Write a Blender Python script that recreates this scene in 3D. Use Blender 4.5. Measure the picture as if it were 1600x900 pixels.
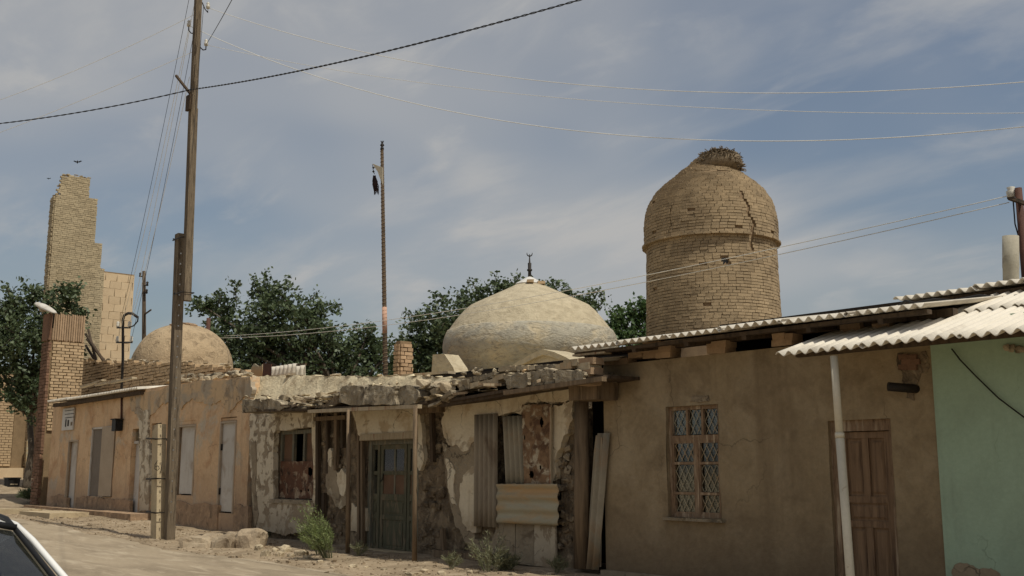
import bpy, bmesh, math, random
from mathutils import Vector, Matrix, noise, Euler
random.seed(7)
R = random.uniform
sc = bpy.context.scene
col = sc.collection
for o in list(bpy.data.objects): bpy.data.objects.remove(o)

# ------------------------------------------------------------------ camera
CAM_H = 1.6; FPX = 1645.0; PITCH = math.atan(285 / 1645.0); YAW = math.radians(40.6)
cam_d = bpy.data.cameras.new('camera'); cam = bpy.data.objects.new('camera', cam_d); col.objects.link(cam)
cam_d.sensor_width = 36.0; cam_d.lens = FPX / 1600 * 36.0; cam_d.clip_end = 3000; cam_d.clip_start = .05
cam.location = (0, 0, CAM_H); cam.rotation_euler = (math.pi / 2 + PITCH, 0, math.pi / 2 - YAW)
sc.camera = cam
sc.render.resolution_x = 1024; sc.render.resolution_y = 576

# ------------------------------------------------------------------ sun, sky, exposure
SUN_EL = math.radians(60); SUN_A = math.radians(4)          # nearly parallel to the street front
sdir = Vector((math.cos(SUN_A) * math.cos(SUN_EL), math.sin(SUN_A) * math.cos(SUN_EL), math.sin(SUN_EL)))
sun_d = bpy.data.lights.new('sun', 'SUN'); sun = bpy.data.objects.new('sun', sun_d); col.objects.link(sun)
sun_d.energy = 2.9; sun_d.angle = math.radians(.6); sun_d.color = (1, .95, .84)
sun.rotation_euler = sdir.to_track_quat('Z', 'Y').to_euler(); sun.location = (0, 0, 30)
w = bpy.data.worlds.new('World'); sc.world = w; w.use_nodes = True
wn = w.node_tree.nodes; wl = w.node_tree.links; wn.clear()
def N(t, **k):
    n = wn.new(t)
    for a, b in k.items(): setattr(n, a, b)
    return n
out = N('ShaderNodeOutputWorld'); bg = N('ShaderNodeBackground'); sky = N('ShaderNodeTexSky')
sky.sky_type = 'NISHITA'; sky.sun_disc = False; sky.sun_elevation = SUN_EL
sky.sun_rotation = math.atan2(sdir.x, sdir.y); sky.dust_density = 2.5; sky.air_density = 1.2; sky.ozone_density = 1.0
bg.inputs[1].default_value = .086
tc = N('ShaderNodeTexCoord'); sep = N('ShaderNodeSeparateXYZ'); wl.new(tc.outputs['Generated'], sep.inputs[0])
zz = N('ShaderNodeMath', operation='ADD'); wl.new(sep.outputs[2], zz.inputs[0]); zz.inputs[1].default_value = .22
dx = N('ShaderNodeMath', operation='DIVIDE'); wl.new(sep.outputs[0], dx.inputs[0]); wl.new(zz.outputs[0], dx.inputs[1])
dy = N('ShaderNodeMath', operation='DIVIDE'); wl.new(sep.outputs[1], dy.inputs[0]); wl.new(zz.outputs[0], dy.inputs[1])
cmb = N('ShaderNodeCombineXYZ'); wl.new(dx.outputs[0], cmb.inputs[0]); wl.new(dy.outputs[0], cmb.inputs[1])
def cloud(scale, loc, rot, stretch, detail, lo, hi):
    mp = N('ShaderNodeMapping'); wl.new(cmb.outputs[0], mp.inputs[0])
    mp.inputs['Location'].default_value = loc; mp.inputs['Rotation'].default_value = (0, 0, rot); mp.inputs['Scale'].default_value = stretch
    n = N('ShaderNodeTexNoise'); wl.new(mp.outputs[0], n.inputs['Vector'])
    n.inputs['Scale'].default_value = scale; n.inputs['Detail'].default_value = detail; n.inputs['Roughness'].default_value = .55
    n.inputs['Distortion'].default_value = .35
    r = N('ShaderNodeMapRange'); wl.new(n.outputs[0], r.inputs[0]); r.interpolation_type = 'SMOOTHSTEP'
    r.inputs[1].default_value = lo; r.inputs[2].default_value = hi
    return r.outputs[0]
big = cloud(.42, (5.0, 1.0, 0), .5, (1, 1, 1), 4, .39, .60)
wisp = cloud(1.5, (1.7, 4.4, 0), -.45, (1, 2.2, 1), 8, .46, .70)
fine = cloud(3.2, (6.2, 2.2, 0), -.35, (1, 1.6, 1), 9, .52, .72)
a1 = N('ShaderNodeMath', operation='MULTIPLY'); wl.new(big, a1.inputs[0]); a1.inputs[1].default_value = .70
a2 = N('ShaderNodeMath', operation='MULTIPLY_ADD'); wl.new(wisp, a2.inputs[0]); a2.inputs[1].default_value = .34; wl.new(a1.outputs[0], a2.inputs[2])
a3 = N('ShaderNodeMath', operation='MULTIPLY_ADD'); wl.new(fine, a3.inputs[0]); a3.inputs[1].default_value = .30; wl.new(a2.outputs[0], a3.inputs[2]); a3.use_clamp = True
mx = N('ShaderNodeMix', data_type='RGBA'); wl.new(a3.outputs[0], mx.inputs[0])
hsv = N('ShaderNodeHueSaturation'); hsv.inputs['Saturation'].default_value = .86; hsv.inputs['Value'].default_value = .80; wl.new(sky.outputs[0], hsv.inputs['Color'])
wl.new(hsv.outputs[0], mx.inputs[6]); mx.inputs[7].default_value = (4.5, 4.48, 4.42, 1)
wl.new(mx.outputs[2], bg.inputs[0]); wl.new(bg.outputs[0], out.inputs[0])
vs = sc.view_settings; vs.view_transform = 'Standard'; vs.look = 'None'; vs.exposure = 0.2; vs.gamma = 1.0; vs.use_curve_mapping = False

# ------------------------------------------------------------------ measuring helpers (survey of the street from the photo)
FH = Vector((-math.cos(YAW), math.sin(YAW), 0)); RT = Vector((math.sin(YAW), math.cos(YAW), 0)); UP = Vector((0, 0, 1))
FW = FH * math.cos(PITCH) + UP * math.sin(PITCH); CU = -FH * math.sin(PITCH) + UP * math.cos(PITCH); CP = Vector((0, 0, CAM_H))
def ray(x, y): return FW + RT * ((x - 800) / FPX) + CU * ((450 - y) / FPX)
def P(x, y, Y=12.0):                       # point on a wall standing at depth Y, parallel to the street
    r = ray(x, y); return CP + r * (Y / r.y)
def PX(x, y, X):                           # point on a wall at right angles to the street
    r = ray(x, y); return CP + r * (X / r.x)
def GR(x, y, z=0.0):
    r = ray(x, y); return CP + r * ((z - CAM_H) / r.z)
def pxm(n, p): return n * (Vector(p) - CP).dot(FW) / FPX      # metres spanned by n photo pixels at p
def sst(t): t = max(0, min(1, t)); return t * t * (3 - 2 * t)
def gz(x, y):                              # ground level
    z = .30 * sst((-19 - x) / 18)
    if x < -39: z += .95 * sst((-39 - x) / 12)
    if y > 6 and x > -40: z += .05 * sst((y - 8.6) / 3) * (1 - .5 * sst((x + 14) / 4))
    return z
def nz(v, s=1.0): return noise.noise(Vector(v) * s)

# ------------------------------------------------------------------ materials
def S(r, g, b):
    f = lambda c: (c / 255 / 12.92) if c / 255 <= .04045 else ((c / 255 + .055) / 1.055) ** 2.4
    r, g, b = f(r), f(g), f(b); y = .3 * r + .6 * g + .1 * b; k = .16
    return ((r + (y - r) * k) * .985, (g + (y - g) * k) * .985, (b + (y - b) * k) * .96, 1)
def pm(name, c1, c2, scale=1.5, rough=.92, bump=.25, bscale=30, var=0.0, patch=None, patch2=None, streak=None, metal=0.0,
       island=False, spec=.25, dirt=None, fine=.25, stretch=(1, 1, 1), bdist=.02, crack=None):
    m = bpy.data.materials.new(name); m.use_nodes = True; nt = m.node_tree; n = nt.nodes; l = nt.links
    b = n['Principled BSDF']; b.inputs['Roughness'].default_value = rough; b.inputs['Metallic'].default_value = metal
    b.inputs['Specular IOR Level'].default_value = spec
    g = n.new('ShaderNodeNewGeometry'); mp = n.new('ShaderNodeMapping'); l.new(g.outputs['Position'], mp.inputs[0]); mp.inputs['Scale'].default_value = stretch
    def noi(s, d=5, r=.6, dist=0.0, vec=None):
        t = n.new('ShaderNodeTexNoise'); l.new(vec or mp.outputs[0], t.inputs['Vector'])
        t.inputs['Scale'].default_value = s; t.inputs['Detail'].default_value = d; t.inputs['Roughness'].default_value = r; t.inputs['Distortion'].default_value = dist
        return t.outputs[0]
    def ramp(s, lo, hi):
        t = n.new('ShaderNodeMapRange'); l.new(s, t.inputs[0]); t.inputs[1].default_value = lo; t.inputs[2].default_value = hi; return t.outputs[0]
    def mix(f, a, bb, mode='MIX'):
        t = n.new('ShaderNodeMix'); t.data_type = 'RGBA'; t.blend_type = mode
        for s, i in ((f, 0), (a, 6), (bb, 7)):
            if isinstance(s, (int, float)): t.inputs[i].default_value = s
            elif isinstance(s, tuple): t.inputs[i].default_value = s
            else: l.new(s, t.inputs[i])
        return t.outputs[2]
    c = mix(ramp(noi(scale), .3, .7), c1, c2)
    height = None
    for k, pt in enumerate((patch, patch2)):
        if pt:
            pc, thr, ps, soft = pt
            msk = ramp(noi(ps, 7, .62, .6), thr - soft, thr + soft)
            c = mix(msk, c, pc)
            height = msk if height is None else height
    if streak:
        pc, thr, ps = streak
        mp2 = n.new('ShaderNodeMapping'); l.new(g.outputs['Position'], mp2.inputs[0]); mp2.inputs['Scale'].default_value = (1, 1, .09)
        msk = ramp(noi(ps, 5, .6, 0, mp2.outputs[0]), thr - .05, thr + .14)
        c = mix(msk, c, pc)
    if dirt:                                # splash dirt up from the soil: (colour, z0, z1)
        dc, z0, z1 = dirt
        sp = n.new('ShaderNodeSeparateXYZ'); l.new(g.outputs['Position'], sp.inputs[0])
        zn = n.new('ShaderNodeMath'); zn.operation = 'MULTIPLY_ADD'; l.new(noi(2.2, 6), zn.inputs[0]); zn.inputs[1].default_value = -.9; l.new(sp.outputs[2], zn.inputs[2])
        c = mix(ramp(zn.outputs[0], z1 - .45, z0 - .45), c, dc)
    if crack:                               # hairline cracks: (scale, width, strength)
        cs_, cw_, ck_ = crack; dv = n.new('ShaderNodeVectorMath'); dv.operation = 'MULTIPLY_ADD'
        nn = n.new('ShaderNodeTexNoise'); l.new(g.outputs['Position'], nn.inputs['Vector']); nn.inputs['Scale'].default_value = 3.0; nn.inputs['Detail'].default_value = 5
        l.new(nn.outputs['Color'], dv.inputs[0]); dv.inputs[1].default_value = (.5, .5, .5); l.new(g.outputs['Position'], dv.inputs[2])
        vo = n.new('ShaderNodeTexVoronoi'); vo.feature = 'DISTANCE_TO_EDGE'; vo.inputs['Scale'].default_value = cs_; l.new(dv.outputs[0], vo.inputs['Vector'])
        cm = ramp(vo.outputs['Distance'], cw_, cw_ * .3); sel = ramp(noi(cs_ * .8, 2), .50, .58)
        mu = n.new('ShaderNodeMath'); mu.operation = 'MULTIPLY'; l.new(cm, mu.inputs[0]); l.new(sel, mu.inputs[1]); mu.use_clamp = True
        m3 = n.new('ShaderNodeMath'); m3.operation = 'MULTIPLY'; l.new(mu.outputs[0], m3.inputs[0]); m3.inputs[1].default_value = ck_
        c = mix(m3.outputs[0], c, (.03, .024, .018, 1))
    f = noi(bscale * .7, 4, .7)
    c = mix(fine, c, mix(ramp(f, .25, .75), (.45, .45, .45, 1), (1, 1, 1, 1)), 'MULTIPLY')
    if var or island:
        if island: rnd = g.outputs['Random Per Island']
        else:
            oi = n.new('ShaderNodeObjectInfo'); rnd = oi.outputs['Random']
        hs = n.new('ShaderNodeHueSaturation'); l.new(c, hs.inputs['Color']); l.new(ramp(rnd, 0, 1), hs.inputs['Value'])
        mr = hs.inputs['Value'].links[0].from_node; mr.inputs[3].default_value = 1 - var; mr.inputs[4].default_value = 1 + var
        c = hs.outputs[0]
    l.new(c, b.inputs['Base Color'])
    if bump:
        bp = n.new('ShaderNodeBump'); bp.inputs['Strength'].default_value = bump; bp.inputs['Distance'].default_value = bdist
        h = noi(bscale, 6, .65)
        if height is not None:
            ad = n.new('ShaderNodeMath'); ad.operation = 'MULTIPLY_ADD'; l.new(height, ad.inputs[0]); ad.inputs[1].default_value = -.8; l.new(h, ad.inputs[2]); h = ad.outputs[0]
        l.new(h, bp.inputs['Height']); l.new(bp.outputs[0], b.inputs['Normal'])
    return m
M = {}
M['ground'] = pm('ground_dust', S(172, 150, 119), S(150, 129, 100), .5, .95, .6, 14, patch=(S(132, 113, 86), .57, 1.3, .12), patch2=(S(184, 164, 134), .6, 3, .08), fine=.45, bdist=.04)
M['road'] = pm('dusty_asphalt', S(174, 155, 126), S(154, 136, 109), .35, .93, .4, 30, patch=(S(140, 123, 98), .56, 1.0, .1), patch2=(S(184, 166, 138), .6, 2.3, .08), fine=.4, stretch=(.35, 1.3, 1), crack=(.5, .008, .35))
M['orange'] = pm('orange_wash', S(230, 192, 144), S(216, 175, 126), .9, .93, .45, 18, patch=(S(198, 183, 158), .585, .9, .05), patch2=(S(202, 156, 108), .58, 1.7, .08),
                 streak=(S(186, 154, 118), .61, 2.2), dirt=(S(176, 146, 116), .1, 1.9), fine=.4, crack=(.8, .008, .4))
M['orange_top'] = pm('stained_plaster', S(216, 182, 134), S(200, 166, 122), 1.2, .93, .45, 20, patch=(S(176, 160, 136), .53, 1.3, .06), patch2=(S(150, 130, 104), .6, 3.0, .06), streak=(S(156, 132, 100), .59, 5.4), crack=(1.4, .015, .6))
M['plinth'] = pm('plinth_render', S(178, 146, 112), S(154, 124, 94), 2.6, .95, .6, 16, patch=(S(196, 160, 120), .57, 4.2, .08), patch2=(S(128, 106, 82), .6, 3.6, .08), fine=.4)
M['plaster'] = pm('old_limewash', S(232, 218, 188), S(216, 198, 164), .9, .92, .45, 24, patch=(S(176, 156, 126), .61, 1.3, .02), patch2=(S(200, 176, 138), .57, 2.6, .06), streak=(S(188, 166, 130), .62, 3), dirt=(S(164, 142, 110), .05, 1.1), crack=(1.1, .014, .6), fine=.3)
M['plaster_peel'] = pm('peeling_limewash', S(226, 212, 184), S(212, 196, 166), .9, .92, .6, 22, patch=(S(164, 146, 118), .53, 2.6, .02), patch2=(S(142, 124, 98), .6, 4.2, .03), streak=(S(206, 190, 164), .62, 3.6),
                       dirt=(S(158, 136, 106), -.2, 1.4), crack=(1.3, .014, .5), fine=.3)
M['undercoat'] = pm('grey_undercoat', S(168, 150, 121), S(148, 130, 103), 1.6, .95, .8, 16, patch=(S(190, 174, 144), .61, 2.6, .03), patch2=(S(122, 104, 80), .6, 3.4, .06), fine=.4, bdist=.03, crack=(1.6, .02, .6))
M['mud'] = pm('mud_wall', S(156, 134, 103), S(124, 105, 80), 2.6, .97, 1.0, 10, patch=(S(96, 80, 61), .57, 3.5, .1), patch2=(S(176, 154, 120), .6, 4.5, .06), fine=.5, bdist=.07)
M['parapet'] = pm('washed_mud_parapet', S(230, 214, 176), S(212, 190, 148), .9, .95, .8, 14, patch=(S(214, 172, 114), .62, .8, .06), patch2=(S(184, 162, 126), .58, 2.6, .06), fine=.4, bdist=.04, crack=(1.6, .02, .5))
M['house'] = pm('beige_render', S(162, 140, 103), S(146, 125, 91), .55, .92, .45, 18, patch=(S(168, 148, 114), .57, 1.1, .12), patch2=(S(132, 111, 80), .6, 1.9, .12), streak=(S(132, 111, 80), .57, 1.9), dirt=(S(122, 102, 75), -.1, 1.3), fine=.42, crack=(.6, .007, .4), bdist=.03)
M['green'] = pm('pale_green_wash', S(164, 190, 162), S(154, 180, 152), .7, .88, .3, 24, patch=(S(146, 168, 142), .6, 1.0, .12), streak=(S(144, 164, 140), .6, 2.5), dirt=(S(146, 150, 124), -.3, .7), fine=.25, crack=(.7, .006, .25))
M['brick_raw'] = pm('fired_brick', S(184, 152, 116), S(164, 134, 101), 6, .93, .5, 40, var=.16, fine=.4)
M['brick_yellow'] = pm('yellow_brick', S(198, 168, 126), S(180, 151, 111), 5, .92, .4, 40, var=.14, fine=.35)
M['brick_tower'] = pm('tower_brick', S(174, 150, 113), S(152, 130, 97), 1.0, .94, .5, 26, island=True, var=.15, fine=.4, patch=(S(136, 116, 88), .6, .9, .1))
M['brick_tower_p'] = pm('tower_brick_piece', S(174, 150, 113), S(152, 130, 97), 1.0, .94, .5, 26, var=.15, fine=.4, patch=(S(136, 116, 88), .6, .9, .1))
M['brick_ruin'] = pm('ruin_brick', S(184, 166, 130), S(164, 146, 112), .9, .94, .5, 26, var=.14, fine=.4)
M['brick_ruin_i'] = pm('ruin_brick_mass', S(184, 166, 130), S(164, 146, 112), .9, .94, .5, 26, island=True, var=.14, fine=.4)
M['brick_red_and_shade'] = pm('red_brick_and_shade', S(140, 104, 78), S(118, 86, 64), 5, .93, .5, 40, var=.2, fine=.4)  # real red brick, and the shade painted on the pillar's street face
M['mortar'] = pm('mortar', S(146, 120, 86), S(126, 102, 74), 3, .97, .6, 30)
M['mortar_pale'] = pm('pale_mortar', S(150, 124, 88), S(130, 106, 74), 3, .97, .6, 30)
M['block'] = pm('pale_block', S(212, 186, 146), S(202, 174, 134), 2, .92, .3, 30, var=.07, fine=.25)
M['dome'] = pm('dome_clay', S(198, 183, 151), S(182, 167, 136), 1.8, .95, .6, 12, patch=(S(172, 157, 127), .57, 3.2, .12), streak=(S(170, 154, 124), .6, 3), fine=.35, bdist=.04, stretch=(1, 1, 1.5))
M['dome_grey'] = pm('dome_grey_render', S(184, 176, 156), S(160, 154, 138), 1.5, .95, .7, 12, patch=(S(196, 180, 148), .55, 1.6, .1), patch2=(S(142, 135, 120), .6, 6, .08), fine=.4, bdist=.05, stretch=(1, 1, 2.0))
M['dome_small'] = pm('small_dome_clay', S(188, 162, 124), S(170, 145, 109), 1.8, .95, .8, 12, patch=(S(150, 127, 95), .6, 3.0, .08), fine=.4, bdist=.05)
M['slab'] = pm('grey_concrete_slab', S(172, 156, 128), S(144, 129, 104), 2.2, .94, 1.0, 12, patch=(S(196, 178, 146), .55, 2.4, .06), patch2=(S(112, 99, 79), .6, 3.4, .06), streak=(S(124, 110, 88), .6, 4.2), fine=.45, bdist=.06, crack=(1.8, .03, .7))
M['stone'] = pm('rubble_stone', S(200, 182, 148), S(170, 150, 118), 2.5, .95, .8, 12, var=.2, fine=.4, patch=(S(140, 122, 94), .6, 4, .08), bdist=.04)
M['rock'] = pm('street_rock', S(180, 160, 130), S(140, 120, 94), 2.0, .95, .8, 10, var=.16, fine=.4, bdist=.04)
M['wood'] = pm('weathered_wood', S(142, 118, 88), S(112, 92, 68), 3, .9, .5, 24, stretch=(6, 6, .5), streak=(S(90, 74, 54), .55, 14))
M['wood_dark'] = pm('dark_old_timber', S(96, 78, 58), S(72, 58, 43), 3, .92, .6, 24, stretch=(6, 6, .5), streak=(S(54, 44, 33), .55, 14))
M['wood_pole'] = pm('utility_pole_timber', S(128, 111, 88), S(102, 87, 67), 2, .9, .7, 18, stretch=(9, 9, .4), streak=(S(72, 60, 46), .54, 20), patch=(S(150, 132, 106), .6, 3, .08))
M['wood_white'] = pm('flaking_white_wood', S(188, 170, 138), S(164, 144, 112), 4, .85, .4, 30, stretch=(4, 4, .6), patch=(S(146, 96, 62), .62, 2.2, .06))
M['wood_brown'] = pm('brown_window_wood', S(150, 120, 88), S(124, 98, 71), 5, .8, .4, 30, stretch=(4, 4, 1), streak=(S(192, 170, 138), .56, 16), patch=(S(104, 78, 56), .6, 6, .06))
M['door_wood'] = pm('plain_door_wood', S(146, 114, 80), S(120, 92, 63), 3, .75, .35, 30, stretch=(7, 7, .5), streak=(S(92, 68, 46), .56, 18), spec=.3)
M['teal'] = pm('faded_teal_paint', S(120, 118, 102), S(100, 98, 84), 3, .85, .3, 30, patch=(S(140, 126, 102), .57, 4, .05), stretch=(3, 3, .8), spec=.1)
M['green_paint'] = pm('worn_green_door_paint', S(104, 102, 80), S(86, 84, 65), 3, .85, .35, 30, patch=(S(122, 108, 84), .56, 3.4, .06), stretch=(3, 3, .7), spec=.1)
M['board_brown'] = pm('brown_board', S(124, 92, 66), S(104, 76, 54), 3, .85, .3, 30)
M['rust'] = pm('rusted_sheet', S(152, 118, 80), S(124, 92, 62), 4, .85, .6, 26, patch=(S(194, 178, 148), .55, 3.6, .05), patch2=(S(104, 74, 50), .55, 5, .06))
M['rust_dark'] = pm('dark_rust', S(124, 82, 56), S(92, 62, 44), 3, .88, .5, 30, patch=(S(172, 148, 118), .57, 3.4, .05), patch2=(S(66, 46, 34), .6, 4.5, .05))
M['sheet_brown'] = pm('brown_corrugated_sheet', S(164, 148, 124), S(142, 127, 105), 1.6, .8, .2, 30, stretch=(1, 1, .3), spec=.3, patch=(S(120, 100, 78), .6, 2.5, .08))
M['sheet_grey'] = pm('grey_corrugated_sheet', S(166, 154, 130), S(142, 131, 108), 1.6, .8, .2, 30, patch=(S(164, 130, 90), .62, 1.4, .1))
M['sheet_pale'] = pm('galvanised_sheet', S(178, 168, 138), S(158, 148, 120), 1.2, .7, .15, 30, patch=(S(184, 146, 92), .55, 1.6, .1), stretch=(.5, 1, 2))
M['asbestos'] = pm('asbestos_sheet', S(226, 216, 198), S(212, 202, 184), .9, .9, .3, 40, patch=(S(182, 170, 152), .62, 1.2, .08), fine=.25)
M['white_paint'] = pm('white_metal_door', S(206, 199, 188), S(188, 180, 168), 1.3, .75, .15, 30, patch=(S(170, 152, 132), .62, 1.8, .1), streak=(S(160, 140, 118), .62, 4), fine=.18, spec=.25)
M['shutter_dark'] = pm('grey_shutter', S(128, 116, 102), S(116, 104, 91), 2, .7, .1, 30)
M['shutter_pale'] = pm('pale_grey_shutter', S(180, 160, 134), S(168, 148, 122), 2, .7, .1, 30)
M['iron'] = pm('dark_iron', S(58, 52, 47), S(44, 39, 35), 6, .6, .2, 50, metal=.3)
M['iron_brown'] = pm('rusty_pipe', S(98, 62, 46), S(78, 48, 36), 6, .75, .3, 50)
M['black'] = pm('black_plastic', S(30, 30, 31), S(24, 24, 25), 6, .55, .1, 50)
M['void'] = pm('shade_dark_interior', S(52, 44, 36), S(42, 36, 30), 2, .98, .2, 20)  # shade of the unlit interiors put into a near-black colour
M['white'] = pm('white_print', S(214, 210, 202), S(200, 196, 188), 3, .7, .05, 40)
M['post_white'] = pm('cream_painted_post', S(214, 204, 180), S(200, 190, 166), 2, .6, .1, 30, patch=(S(168, 144, 112), .68, 4, .03))
M['porcelain'] = pm('porcelain', S(206, 200, 186), S(186, 180, 166), 6, .3, 0, 30)
M['wire'] = pm('pale_wire', S(232, 230, 222), S(216, 214, 206), 6, .5, 0, 30)
M['wire_dark'] = pm('dark_cable', S(50, 48, 46), S(40, 38, 37), 6, .6, 0, 30)
M['concrete'] = pm('concrete', S(196, 176, 138), S(176, 154, 118), 2, .93, .5, 26, patch=(S(140, 118, 90), .62, 2.2, .05))
M['pipe_cem'] = pm('cement_pipe', S(176, 168, 148), S(156, 148, 128), 3, .9, .3, 30, patch=(S(136, 126, 108), .62, 3, .06))
M['flag'] = pm('cream_cloth', S(212, 202, 176), S(196, 186, 160), 4, .9, .1, 40)
M['tassel'] = pm('dark_red_hair', S(70, 44, 40), S(42, 32, 30), 9, .9, .2, 40)
M['pink'] = pm('pink_band', S(204, 158, 130), S(190, 144, 118), 6, .8, .2, 40)
M['nest'] = pm('nest_twigs', S(142, 124, 98), S(104, 90, 70), 6, .95, .6, 30, island=True, var=.3)
M['bark'] = pm('bark', S(110, 98, 82), S(82, 72, 60), 4, .95, .8, 14)
M['car'] = pm('white_car_paint', S(226, 224, 218), S(220, 218, 212), 1, .25, 0, 30, spec=.5, fine=.03)
M['tyre'] = pm('tyre_rubber', S(34, 33, 32), S(28, 27, 27), 6, .85, .2, 40)
M['chrome'] = pm('wheel_metal', S(170, 168, 164), S(150, 148, 146), 6, .35, 0, 40, metal=.8)
M['tail'] = pm('red_lens', S(140, 24, 20), S(120, 18, 16), 6, .2, 0, 40)
def leafmat(name, c1, c2):
    m = bpy.data.materials.new(name); m.use_nodes = True; n = m.node_tree.nodes; l = m.node_tree.links; n.clear()
    o = n.new('ShaderNodeOutputMaterial'); g = n.new('ShaderNodeNewGeometry'); mx = n.new('ShaderNodeMix'); mx.data_type = 'RGBA'
    l.new(g.outputs['Random Per Island'], mx.inputs[0]); mx.inputs[6].default_value = c1; mx.inputs[7].default_value = c2
    d = n.new('ShaderNodeBsdfPrincipled'); l.new(mx.outputs[2], d.inputs['Base Color']); d.inputs['Roughness'].default_value = .55
    t = n.new('ShaderNodeBsdfTranslucent'); l.new(mx.outputs[2], t.inputs[0])
    s = n.new('ShaderNodeMixShader'); s.inputs[0].default_value = .3; l.new(d.outputs[0], s.inputs[1]); l.new(t.outputs[0], s.inputs[2]); l.new(s.outputs[0], o.inputs[0])
    return m
M['leaf'] = leafmat('leaf_dark', (.046, .070, .030, 1), (.120, .158, .070, 1))
M['leaf_bright'] = leafmat('leaf_bright', (.045, .088, .026, 1), (.105, .17, .052, 1))
M['bush'] = leafmat('bush_green', (.13, .18, .055, 1), (.27, .31, .12, 1))
M['bush_dry'] = leafmat('bush_dry', (.14, .15, .075, 1), (.24, .23, .13, 1))
def glassmat(name, tint, refl):
    m = bpy.data.materials.new(name); m.use_nodes = True; n = m.node_tree.nodes; l = m.node_tree.links; n.clear()
    o = n.new('ShaderNodeOutputMaterial'); t = n.new('ShaderNodeBsdfTransparent'); t.inputs[0].default_value = tint
    g = n.new('ShaderNodeBsdfGlossy'); g.inputs['Roughness'].default_value = .06; g.inputs[0].default_value = (.9, .9, .9, 1)
    lw = n.new('ShaderNodeFresnel'); lw.inputs[0].default_value = 1.5
    a = n.new('ShaderNodeMath'); a.operation = 'MULTIPLY_ADD'; l.new(lw.outputs[0], a.inputs[0]); a.inputs[1].default_value = 1.0; a.inputs[2].default_value = refl
    s = n.new('ShaderNodeMixShader'); l.new(a.outputs[0], s.inputs[0]); l.new(t.outputs[0], s.inputs[1]); l.new(g.outputs[0], s.inputs[2]); l.new(s.outputs[0], o.inputs[0])
    return m
M['glass'] = glassmat('window_glass', (.7, .74, .72, 1), .02)
M['car_glass'] = glassmat('tinted_car_glass', (.30, .33, .34, 1), .07)

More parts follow.
